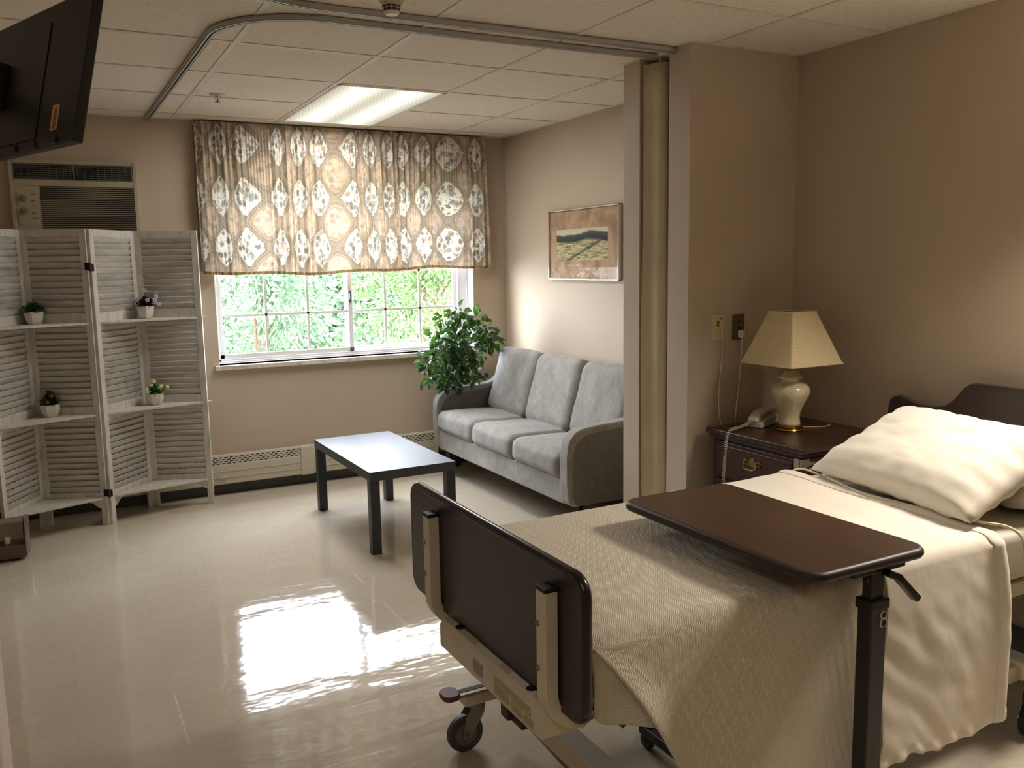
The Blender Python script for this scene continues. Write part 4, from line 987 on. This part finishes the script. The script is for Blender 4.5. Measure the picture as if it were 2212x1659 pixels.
# foot cross channel with labels
ch = MB().prism([(0.862, 0.445), (0.862, 0.505), (0.872, 0.520), (0.955, 0.520), (0.955, 0.445)], 1, 1.515, 2.065).build('foot_channel', MBE, bd, bevel=0.003)
for yc in (1.985, 1.60): MB().cyl((0.888, yc, 0.5195), (0.888, yc, 0.5225), 0.013, n=20).build('hole_plug', MCAP, ch)
lm = M('warning_label', (196, 184, 150), 0.6); o_ = lm.coord('Object'); s = lm.sep(o_)
rows = lm.math('GREATER_THAN', lm.math('SINE', lm.math('MULTIPLY', s[2], 2*pi/0.0042)), 0.1)
wd = lm.math('GREATER_THAN', lm.noise(lm.mapping(o_, (1, 240, 240)), 1.0, 1), 0.44)
lm.color(lm.mix(lm.math('MULTIPLY', lm.math('MULTIPLY', rows, wd), 0.75), (190, 176, 138), (96, 90, 74)))
for y0, y1, z0, z1 in ((1.655, 1.74, 0.484, 0.500), (1.665, 1.74, 0.456, 0.480), (1.56, 1.65, 0.478, 0.500), (1.60, 1.655, 0.453, 0.474), (1.55, 1.594, 0.453, 0.474)):
    MB().box((0.8612, y0, z0), (0.8622, y1, z1)).build('warning_label', lm.m, ch)
MB().box((0.8612, 1.80, 0.462), (0.8622, 1.855, 0.497)).build('grey_sticker', simple('worn_grey_sticker', (158, 150, 130), 0.6, var=0.15, scale=90), ch)
MB().box((0.876, 1.57, 0.5202), (0.890, 1.69, 0.5215)).build('white_strip', MWHITE, ch); MB().box((0.876, 1.74, 0.5202), (0.890, 1.87, 0.5215)).build('white_strip', MWHITE, ch)  # two flat white strips on top of the channel
# side rails of the sleeping deck
for y0, y1 in ((1.475, 1.505), (2.245, 2.275)): MB().box((1.14, y0, 0.455), (2.95, y1, 0.50)).build('side_rail', MBE, bd, bevel=0.004)
MB().box((1.00, 1.50, 0.485), (2.93, 2.25, 0.505)).build('deck', simple('deck_metal', (120, 112, 92), 0.5, 0.3), bd)
# lower carriage
for y in (1.52, 2.20): MB().box((1.12, y-0.02, 0.155), (2.75, y+0.02, 0.21)).build('base_rail', MBE, bd, bevel=0.004)
MB().box((1.095, 1.30, 0.165), (1.165, 2.24, 0.225)).build('base_beam', MBE, bd, bevel=0.005)
MB().box((2.55, 1.48, 0.165), (2.62, 2.24, 0.225)).build('base_beam', MBE, bd, bevel=0.005)
MB().tube([(1.16, 2.16, 0.105), (1.15, 1.9, 0.10), (1.14, 1.45, 0.10)], 0.008, 8).build('brake_rod', MGY, bd, smooth=True)
for x0_, x1_ in ((1.30, 1.75), (2.45, 2.0)): MB().rect_tube([(x0_, 1.86, 0.20), (x1_, 1.86, 0.485)], 0.03, 0.045).build('lift_arm', MGY, bd, bevel=0.003)
def caster(x, y, name='castor', s=1.0, col=None, root=bd, pedal=False, rot=0.0):
    Mx = Matrix.Translation((x, y, 0)) @ Matrix.Rotation(rot, 4, 'Z')
    w_ = MB(); R = 0.058*s
    w_.cyl(Mx @ Vector((0, -0.012*s, R)), Mx @ Vector((0, 0.012*s, R)), R, n=32)
    wo = w_.build(name, col or MRU, root, bevel=0.006*s, seg=2)
    hb_ = MB(); hb_.cyl(Mx @ Vector((0, -0.0135*s, R)), Mx @ Vector((0, 0.0135*s, R)), R*0.62, n=24).cyl(Mx @ Vector((0, -0.026*s, R)), Mx @ Vector((0, 0.026*s, R)), 0.007*s, n=12)
    hb_.build('wheel_hub', col or simple('wheel_grey', (104, 98, 98), 0.5), wo, shade_angle=40)
    fk = MB()
    for sd_ in (-1, 1):
        pl = [(-0.014, R-0.012), (0.012, R-0.014), (0.058, R+0.060), (0.062, R+0.086), (0.020, R+0.088), (-0.004, R+0.052)]
        m_ = MB(); m_.prism([(a*s, b if b < R else R+(b-R)*s) for a, b in pl], 1, sd_*0.0185*s-0.0018, sd_*0.0185*s+0.0018); fk._a([Mx @ Vector(v) for v in m_.v], m_.f)
    fk.cyl(Mx @ Vector((0.040*s, 0, R+0.080*s)), Mx @ Vector((0.040*s, 0, R+0.100*s)), 0.028*s, n=24)
    fk.build('fork', col or MGY, wo, bevel=0.001, seg=1)
    return wo
caster(1.010, 2.245, pedal=True)
arm_ = MB(); arm_.box((1.00, 2.215, 0.152), (1.14, 2.265, 0.192)); arm_.build('castor_arm', MBE, bd, bevel=0.006)
pd = MB(); pd.prism([(x, y) for x, y in rrect(0.935, 2.205, 1.12, 2.262, 0.018, 5)], 2, 0.192, 0.200); pdo = pd.build('brake_pedal', MGY, bd, bevel=0.003)
MB().prism(rrect(0.945, 2.224, 1.09, 2.243, 0.009, 5), 2, 0.1996, 0.2012).build('pedal_slot', simple('slot_black', (40, 38, 36), 0.7), pdo)
MB().prism(rrect(0.930, 2.198, 0.985, 2.268, 0.024, 6), 2, 0.190, 0.207).build('pedal_pad', simple('red_rubber', (104, 58, 58), 0.55), pdo, bevel=0.004)
MB().box((1.13, 2.19, 0.085), (1.17, 2.24, 0.20)).box((1.145, 2.13, 0.08), (1.185, 2.20, 0.12)).build('brake_linkage', simple('dark_cast_iron', (70, 62, 54), 0.6), bd, bevel=0.004)
caster(1.02, 1.33, rot=0.4); MB().box((1.00, 1.305, 0.152), (1.14, 1.355, 0.192)).build('castor_arm', MBE, bd, bevel=0.006)
MDK = simple('black_castor', (24, 23, 25), 0.35)
caster(2.560, 1.455, col=MDK, s=1.15, rot=0.2); caster(2.62, 2.24, col=MDK, s=1.15, rot=0.2)

# mattress under the sheets
MSHT = simple('white_sheet', (222, 216, 204), 0.8, var=0.02, scale=3, bump=0.04)
mat_ = cushion('m', 1.945, 1.865, 0.590, 1.97, 0.815, 0.16, puff=0.004, r=0.03, seed=3, wr=0.002)
mo = mat_.build('mattress', simple('fitted_sheet', (206, 200, 186), 0.85, var=0.03), None, smooth=True)
tag(mo, 'mattress in a pale fitted sheet lying on the bed frame', 'mattress')

# bedding drawn over the mattress
def section(s, inset=0.0, ztop=0.682, zf=0.535, zn=0.17, yflare=0.0):
    """cross profile of the bed: s in 0..1 from the far hem, over the top, down to the near hem"""
    yf, yn, r = 2.292+inset, 1.432-inset, 0.035+inset
    Ls = [ztop-r-zf, pi/2*r, (yf-r)-(yn+r), pi/2*r, ztop-r-zn]; T_ = sum(Ls); d = s*T_
    if d < Ls[0]: return (yf+0.01*(1-d/Ls[0]), zf+d), d
    e_ = d-Ls[0]
    if e_ < Ls[1]: a = e_/r; return (yf-r+r*math.cos(a), ztop-r+r*math.sin(a)), d
    e_ -= Ls[1]
    if e_ < Ls[2]: return (yf-r-e_, ztop), d
    e_ -= Ls[2]
    if e_ < Ls[3]: a = e_/r; return (yn+r-r*math.sin(a), ztop-r+r*math.cos(a)), d
    e_ -= Ls[3]; k = e_/Ls[4]
    return (yn-(0.032+yflare)*k**0.8, ztop-r-e_), d
def spread_mat():
    m = M('herringbone_bedspread', (228, 208, 176), 0.9); uv = m.coord('UV'); s = m.sep(uv)
    pp = m.math('PINGPONG', s[0], 0.017)
    ph_ = m.math('ADD', s[1], m.math('MULTIPLY', pp, 1.35))
    w_ = m.math('SINE', m.math('MULTIPLY', ph_, 2*pi/0.0072))
    m.color(m.ramp(m.math('ADD', m.math('MULTIPLY', w_, 0.5), 0.5), [(0.05, (204, 192, 170)), (0.6, (233, 222, 202)), (1.0, (238, 228, 209))]))
    m.b.inputs['Sheen Weight'].default_value = 0.2
    m.bump(m.math('ADD', w_, m.math('MULTIPLY', m.noise(uv, 60, 3), 0.6)), 0.5, 0.0022); return m.m
MSPR = spread_mat()
bs = thing('bedspread', 'cream herringbone bedspread over the foot half of the bed', 'bedspread', (1.35, 1.85, 0.68))
def xl(y, z):
    """left (foot side) edge of the spread: slants back along the near drape"""
    if y > 1.47 or z > 0.665: return 0.938
    t = (0.665-z)/0.50
    return 0.938+0.300*t**0.80
def bsp(u, v):
    (y, z), d = section(v); x0 = xl(y, z); x = x0+(1.86-x0)*u
    dn = max(0.0, min(1.0, (0.66-z)/0.5)) if y < 1.5 else 0.0
    if dn > 0:
        y += -0.010*dn*math.sin(x*14+dn*2.0) + 0.014*dn*noise.noise((x*4, z*3, 1.0))
        e_ = math.exp(-((x-x0)/0.045)**2)                       # the free edge curls towards the room
        y -= 0.030*e_*min(1, dn*4)
        z += 0.0
    else: z += 0.0035*noise.noise((x*5, y*5, 2.0))
    if y > 2.28: y += 0.006*math.sin(x*20)
    return (x, y, z)
MB().grid(bsp, 120, 170, lambda u, v: (u*0.95+0.9, section(v)[1])).build('spread', MSPR, bs, smooth=True, solid=0.003)
# mitred corner hanging at the foot, behind the slanting edge
def cor(u, v):
    x = 0.936+0.165*u; zb_ = 0.462+0.014*math.sin(u*3.5)+0.05*(1-u)**6; z = 0.668+(zb_-0.668)*v
    y = 1.440-0.012*v+0.010*math.sin(u*5+0.4)*v-0.008*math.sin(v*4+u*3)
    return (x+0.012*v*(1-u), y, z)
MB().grid(cor, 24, 18, lambda u, v: (0.9+0.22*u, 2.2+0.2*v)).build('corner_fold', MSPR, bs, smooth=True, solid=0.003)
MB().grid(lambda u, v: (0.940-0.008*v+0.003*math.sin(u*20), 1.44+0.845*u, 0.676-0.16*v), 40, 8, lambda u, v: (0.1*v, u*0.85)).build('foot_end', MSPR, bs, smooth=True, solid=0.003)

def linen():
    m = M('white_linen', (236, 228, 214), 0.85); o = m.coord('Object')
    m.color(m.ramp(m.noise(o, 2.5, 3), [(0.35, (232, 224, 209)), (0.65, (240, 233, 220))]))
    h = m.math('ADD', m.math('MULTIPLY', m.noise(m.mapping(o, (1, 1, 0.6)), 7, 5, 0.55, 0.8), 1.0), m.math('MULTIPLY', m.noise(o, 190, 2), 0.05))
    m.bump(h, 0.28, 0.009); m.b.inputs['Sheen Weight'].default_value = 0.15; return m.m
MLIN = linen()
ts = thing('top_sheet', 'white top sheet folded over the middle of the bed and hanging down its side', 'sheet', (2.05, 1.85, 0.69))
def tsp(u, v, off=0.0, zn=0.158):
    (y, z), d = section(v, 0.006+off, 0.690+off, 0.53, zn, 0.014)
    nn = max(0.0, min(1.0, (0.67-z)/0.5)) if y < 1.5 else 0.0
    xs = 1.822+0.012*math.sin(nn*7.5+0.5)-0.055*nn**2+0.010*math.sin(nn*3)*nn
    if nn == 0: xs = 1.80+0.006*math.sin(y*9)
    xe = 2.318+0.012*math.sin(nn*4.5)-0.012*nn + (0.05*((y-1.45)/0.85) if y > 1.45 else 0)
    x = xs+(xe-xs)*u
    if nn > 0:
        y += 0.009*noise.noise((x*4.5, z*3, 9))*min(1, nn*3) + 0.0035*noise.noise((x*15+z*9, z*11, 3))*min(1, nn*3)
        y -= 0.012*math.exp(-((x-xe+0.03)/0.028)**2)
        if v > 0.985: y += 0.003*math.sin(x*90)
        z += (0.012*math.sin(x*11)+0.006*math.sin(x*37)+0.004*math.sin(x*83))*max(0, nn-0.75)*4*0.8 + 0.055*max(0, (u-0.55))*max(0, nn-0.6)*1.6
    else:
        z += 0.007*noise.noise((x*4, y*3, 5.0)) + 0.003*noise.noise((x*14, y*9, 7.0)) + 0.002
    return (x, y, z)
MB().grid(tsp, 110, 190).build('sheet_body', MLIN, ts, smooth=True, solid=0.003)
# doubled hem strip along its head-side edge
def hem(u, v):
    p0 = tsp(1.0, v); a = tsp(0.90, v)
    w_ = -0.006+0.052*u
    dirx = -1
    n_y, n_z = (0, 1)
    (y1, z1), _ = section(min(1, v), 0.012, 0.696, 0.53, 0.175, 0.014)
    bul = 0.0055*math.sin(pi*min(1, max(0, u)))+0.002
    q = tsp(min(1, max(0, 1-0.1*u)), v)
    dz = bul if q[2] > 0.655 else 0; dy = -bul if (q[1] < 1.47) else (bul if q[1] > 2.26 else 0)
    return (q[0]+0.004*(1-u), q[1]+dy, q[2]+dz)
MB().grid(hem, 10, 150).build('folded_hem', MLIN, ts, smooth=True, solid=0.002)

# pillows
def pillow(name, label, cx, cy, cz, W, D, Hh, tilt, yawp, seed, group=None):
    n = 36; mb = MB()
    E_ = Matrix.Translation((cx, cy, cz)) @ Matrix.Rotation(yawp, 4, 'Z') @ Matrix.Rotation(-tilt, 4, 'Y')
    def f_(u, v, top):
        a, b = 2*u-1, 2*v-1
        ea = 1-0.10*(1-abs(b))**1.5; eb = 1-0.08*(1-abs(a))**1.5
        x = a*D/2*(0.93+0.07*abs(b)**2); y = b*W/2*(0.93+0.07*abs(a)**2)
        k = max(0.0, (1-a**4))**0.5*max(0.0, (1-b**4))**0.5
        z = (Hh/2)*k*(1.15 if top else -0.85)
        rim = 1-min(1, max(abs(a), abs(b)))
        cr = math.exp(-rim*6)
        z += 0.006*noise.noise((a*3+seed, b*4, 1.0 if top else 5.0))*k + 0.003*noise.noise((a*9, b*9+seed, 2))*k
        z += 0.007*cr*math.sin(b*23+seed)*k*2 + 0.006*cr*math.sin(a*19+seed)*k*2
        z += 0.006*math.exp(-((a-0.2+0.3*b)/0.12)**2)*math.sin(b*6)*k
        return E_ @ Vector((x, y, z))
    mb.grid(lambda u, v: f_(u, v, True), n, n); b0 = len(mb.v)
    mb.grid(lambda u, v: f_(u, v, False), n, n)
    o = mb.build(name, MLIN, None)
    bm = bmesh.new(); bm.from_mesh(o.data); bmesh.ops.remove_doubles(bm, verts=bm.verts, dist=0.0015); bmesh.ops.recalc_face_normals(bm, faces=bm.faces)
    for f in bm.faces: f.smooth = True
    bm.to_mesh(o.data); bm.free()
    tag(o, label, 'pillow'); return o
pillow('pillow', 'flatter white pillow lying underneath the other pillow at the head of the bed', 2.745, 1.715, 0.728, 0.66, 0.42, 0.085, 0.03, -0.06, 4)
pillow('pillow', 'plump white pillow leaning towards the headboard, topmost of the two', 2.524, 1.800, 0.812, 0.71, 0.47, 0.145, 0.42, -0.16, 1)

# call cord lying across the sheet
cc = thing('call_cord', 'cream cord lying across the bed in front of the pillow', 'cord', (2.33, 1.85, 0.69))
def zt(y): return 0.7005
pts = [(2.40, 2.300, 0.66), (2.375, 2.262, 0.695), (2.400, 2.235, zt(0)), (2.385, 2.15, zt(0)), (2.360, 2.063, zt(0)), (2.318, 1.93, zt(0)), (2.300, 1.813, 0.702), (2.322, 1.70, 0.700), (2.322, 1.585, 0.702), (2.335, 1.50, 0.703), (2.372, 1.448, 0.697), (2.39, 1.415, 0.67), (2.40, 1.405, 0.60), (2.41, 1.40, 0.5)]
def smooth_path(p, k=6):
    p = [Vector(q) for q in p]; out = []
    for i in range(len(p)-1):
        a, b, c, d = p[max(0, i-1)], p[i], p[i+1], p[min(len(p)-1, i+2)]
        for j in range(k):
            t = j/k; out.append(0.5*((2*b)+(c-a)*t+(2*a-5*b+4*c-d)*t*t+(3*b-a-3*c+d)*t**3))
    out.append(p[-1]); return out
MB().tube(smooth_path(pts), 0.0042, 8).build('cable', simple('cream_cable', (214, 202, 170), 0.45), cc, smooth=True)

# ------------------------------------------------------------------ overbed table
MOT = wood('walnut_laminate', (62, 44, 34), (80, 58, 44), 0.30, (14, 1.2, 14), spec=0.5)
MOE = simple('brown_edge_band', (42, 29, 24), 0.45)
MOB = simple('black_powder_coat', (34, 33, 34), 0.4, var=0.08)
ot = thing('overbed_table', 'walnut topped overbed table on a black column, standing over the bed', 'overbed table', (1.70, 1.35, 0))
tz = 0.770; tt = 0.026
poly = rrect(1.456, 1.320, 1.836, 2.040, 0.038, 8)
top = MB().prism(poly, 2, tz-tt+0.002, tz).build('tabletop', MOT, ot, bevel=0.002)
MB().tube([(x, y, tz-tt/2) for x, y in poly], 0.0135, 10, closed=True).build('edge_band', MOE, top, smooth=True)
MB().box((1.60, 1.33, tz-tt-0.018), (1.78, 1.95, tz-tt+0.002)).build('support_plate', MOB, ot, bevel=0.003)
px_, py_ = 1.688, 1.347
MB().box((px_-0.022, py_-0.015, 0.40), (px_+0.022, py_+0.015, tz-tt)).build('inner_column', simple('graphite_column', (66, 60, 54), 0.3, 0.5), ot, bevel=0.004)
MB().box((px_-0.029, py_-0.021, 0.05), (px_+0.029, py_+0.021, 0.640)).build('column', MOB, ot, bevel=0.006)
MB().box((px_-0.033, py_-0.025, 0.634), (px_+0.033, py_+0.025, 0.662)).build('collar', MBLK, ot, bevel=0.005)
lv = MB(); lv.rect_tube([(px_+0.012, py_-0.026, 0.728), (px_+0.040, py_-0.034, 0.716), (px_+0.105, py_-0.040, 0.650)], 0.026, 0.018); lv.build('lever', simple('gloss_black_lever', (18, 18, 19), 0.18), ot, bevel=0.004)
MB().cyl((px_-0.0205, py_-0.002, 0.705), (px_-0.0225, py_-0.002, 0.705), 0.003).build('rivet', MGY, ot)
n8 = MB()
for zc, r_ in ((0.621, 0.0095), (0.601, 0.0110)): n8.tube([(px_+0.014+r_*math.cos(2*pi*k/20), py_-0.0215, zc+r_*math.sin(2*pi*k/20)) for k in range(20)], 0.0026, 6, closed=True, flat=0.5)
n8.build('number_8_sticker', simple('number_sticker', (200, 190, 160), 0.6), ot)
for x in (1.50, 1.88): MB().box((x-0.022, 1.30, 0.045), (x+0.022, 2.00, 0.075)).build('base_leg', MOB, ot, bevel=0.006)
MB().box((1.50, 1.32, 0.045), (1.88, 1.375, 0.075)).build('base_bar', MOB, ot, bevel=0.006)
for x in (1.50, 1.88):
    for y in (1.34, 1.98):
        wl_ = MB(); wl_.cyl((x-0.012, y, 0.024), (x+0.012, y, 0.024), 0.024, n=20)
        wo = wl_.build('castor', MDK, ot, bevel=0.004); MB().box((x-0.018, y-0.014, 0.022), (x+0.018, y+0.018, 0.09)).build('castor_housing', MDK, wo, bevel=0.008)

# ------------------------------------------------------------------ television seen from behind, hanging from an arm
tv = thing('television', 'black flat television seen from behind, hanging on an arm at the upper left', 'television', (-0.05, 2.88, 2.0))
BR = Vector((0.0797, 2.5467, 1.8034)); w_ = Vector((-0.3767, 0.9263, 0)); N_ = Vector((0.9263, 0.3767, 0)); tl = 0.2252
U_ = (Vector((0, 0, 1))*math.cos(tl)+N_*math.sin(tl)).normalized(); F_ = w_.cross(U_).normalized()
if F_.dot(N_) < 0: F_ = -F_
TM = Matrix(((w_.x, F_.x, U_.x, BR.x), (w_.y, F_.y, U_.y, BR.y), (w_.z, F_.z, U_.z, BR.z), (0, 0, 0, 1)))   # local x: away, y: towards the screen side, z: up
MTV = simple('tv_back_plastic', (17, 15, 14), 0.42, var=0.1, scale=4)
def tvbox(a, b, name, m, par, bev=0.003):
    return MB().box(a, b, TM).build(name, m, par, bevel=bev)
bk = tvbox((0, 0.006, 0), (0.72, 0.034, 0.412), 'casing', MTV, tv, 0.006)
tvbox((0.010, 0.033, 0.012), (0.71, 0.0355, 0.400), 'screen', simple('dark_screen', (8, 8, 10), 0.12), tv, 0.0)
tvbox((0.24, 0.003, 0.03), (0.69, 0.008, 0.36), 'rear_housing', MTV, bk, 0.004)
for k in range(4): tvbox((0.10+0.13*k, -0.001, 0.004), (0.20+0.13*k, 0.008, 0.024), 'port_recess', simple('recess_grey', (46, 44, 46), 0.5), bk, 0.002)
tvbox((0.52, -0.006, -0.012), (0.62, 0.004, 0.012), 'power_plug', simple('plug_grey', (96, 92, 92), 0.5), bk, 0.004)
stk = tvbox((0.110, 0.0048, 0.042), (0.152, 0.0062, 0.112), 'barcode_sticker', simple('orange_tan_sticker', (226, 172, 118), 0.6, var=0.03), bk, 0.0)
bc = MB()
rr = random.Random(3); z = 0.046
while z < 0.104:
    h_ = rr.choice((0.0012, 0.002, 0.003)); bc.box((0.120, 0.0042, z), (0.140 if rr.random() > .3 else 0.133, 0.0049, z+h_), TM); z += h_+rr.choice((0.0015, 0.0022))
bc.build('sticker_print', simple('sticker_ink', (110, 70, 46), 0.7), stk)
tvbox((0.50, -0.03, 0.14), (0.64, 0.004, 0.28), 'mount_plate', MBLK, tv, 0.004)
pA = TM @ Vector((0.57, -0.03, 0.20)); 
am = MB(); am.rect_tube([tuple(pA), (-0.50, 3.0, 2.02), (XL+0.03, 2.75, 2.02)], 0.04, 0.05); am.box((XL, 2.65, 1.90), (XL+0.03, 2.85, 2.14)); am.build('wall_arm', MBLK, tv, bevel=0.003)

# ------------------------------------------------------------------ low stand cut off by the left edge of the photo
MTP = simple('taupe_vinyl', (122, 106, 92), 0.5, var=0.06); MTR2 = simple('brown_rubber_base', (98, 78, 64), 0.5, var=0.06)
MCHR = simple('brushed_chrome', (176, 172, 168), 0.2, 0.95, var=0.02)
sn = thing('footstool', 'low taupe stand with a chrome end, cut off by the left edge', 'footstool', (-0.42, 5.03, 0))
MB().box((-0.62, 4.975, 0.128), (-0.212, 5.085, 0.205)).build('upper_bar', MTP, sn, bevel=0.008)
MB().box((-0.62, 4.965, 0.012), (-0.205, 5.095, 0.085)).build('lower_bar', MTR2, sn, bevel=0.010)
MB().box((-0.300, 5.0, 0.08), (-0.278, 5.06, 0.132)).build('post', MWHITE, sn, bevel=0.002); MB().box((-0.56, 5.0, 0.08), (-0.53, 5.06, 0.132)).build('post', MWHITE, sn, bevel=0.002)
e_ = MB().prism([(4.962, 0.035), (4.957, 0.12), (4.975, 0.208), (5.085, 0.212), (5.105, 0.12), (5.098, 0.03)], 0, -0.212, -0.188); e_.build('end_plate', MCHR, sn, bevel=0.009, seg=3)
for x in (-0.57, -0.27):
    for y in (4.985, 5.07): MB().cyl((x, y, 0), (x, y, 0.014), 0.012, n=14).build('rubber_foot', MCAP, sn)

# the wall lamp over the head of the bed (just outside the photo), housing the two bed lamps
wlp = thing('wall_lamp', 'long cream wall lamp over the head of the bed, past the right edge', 'lamp', (XB, 1.40, 1.99))
MB().box((2.915, 1.08, 1.965), (XB, 1.72, 2.005)).build('housing', MWHITE, wlp, bevel=0.004)
MB().box((2.905, 1.08, 1.935), (2.915, 1.72, 2.010)).build('front_panel', MAC, wlp, bevel=0.002)
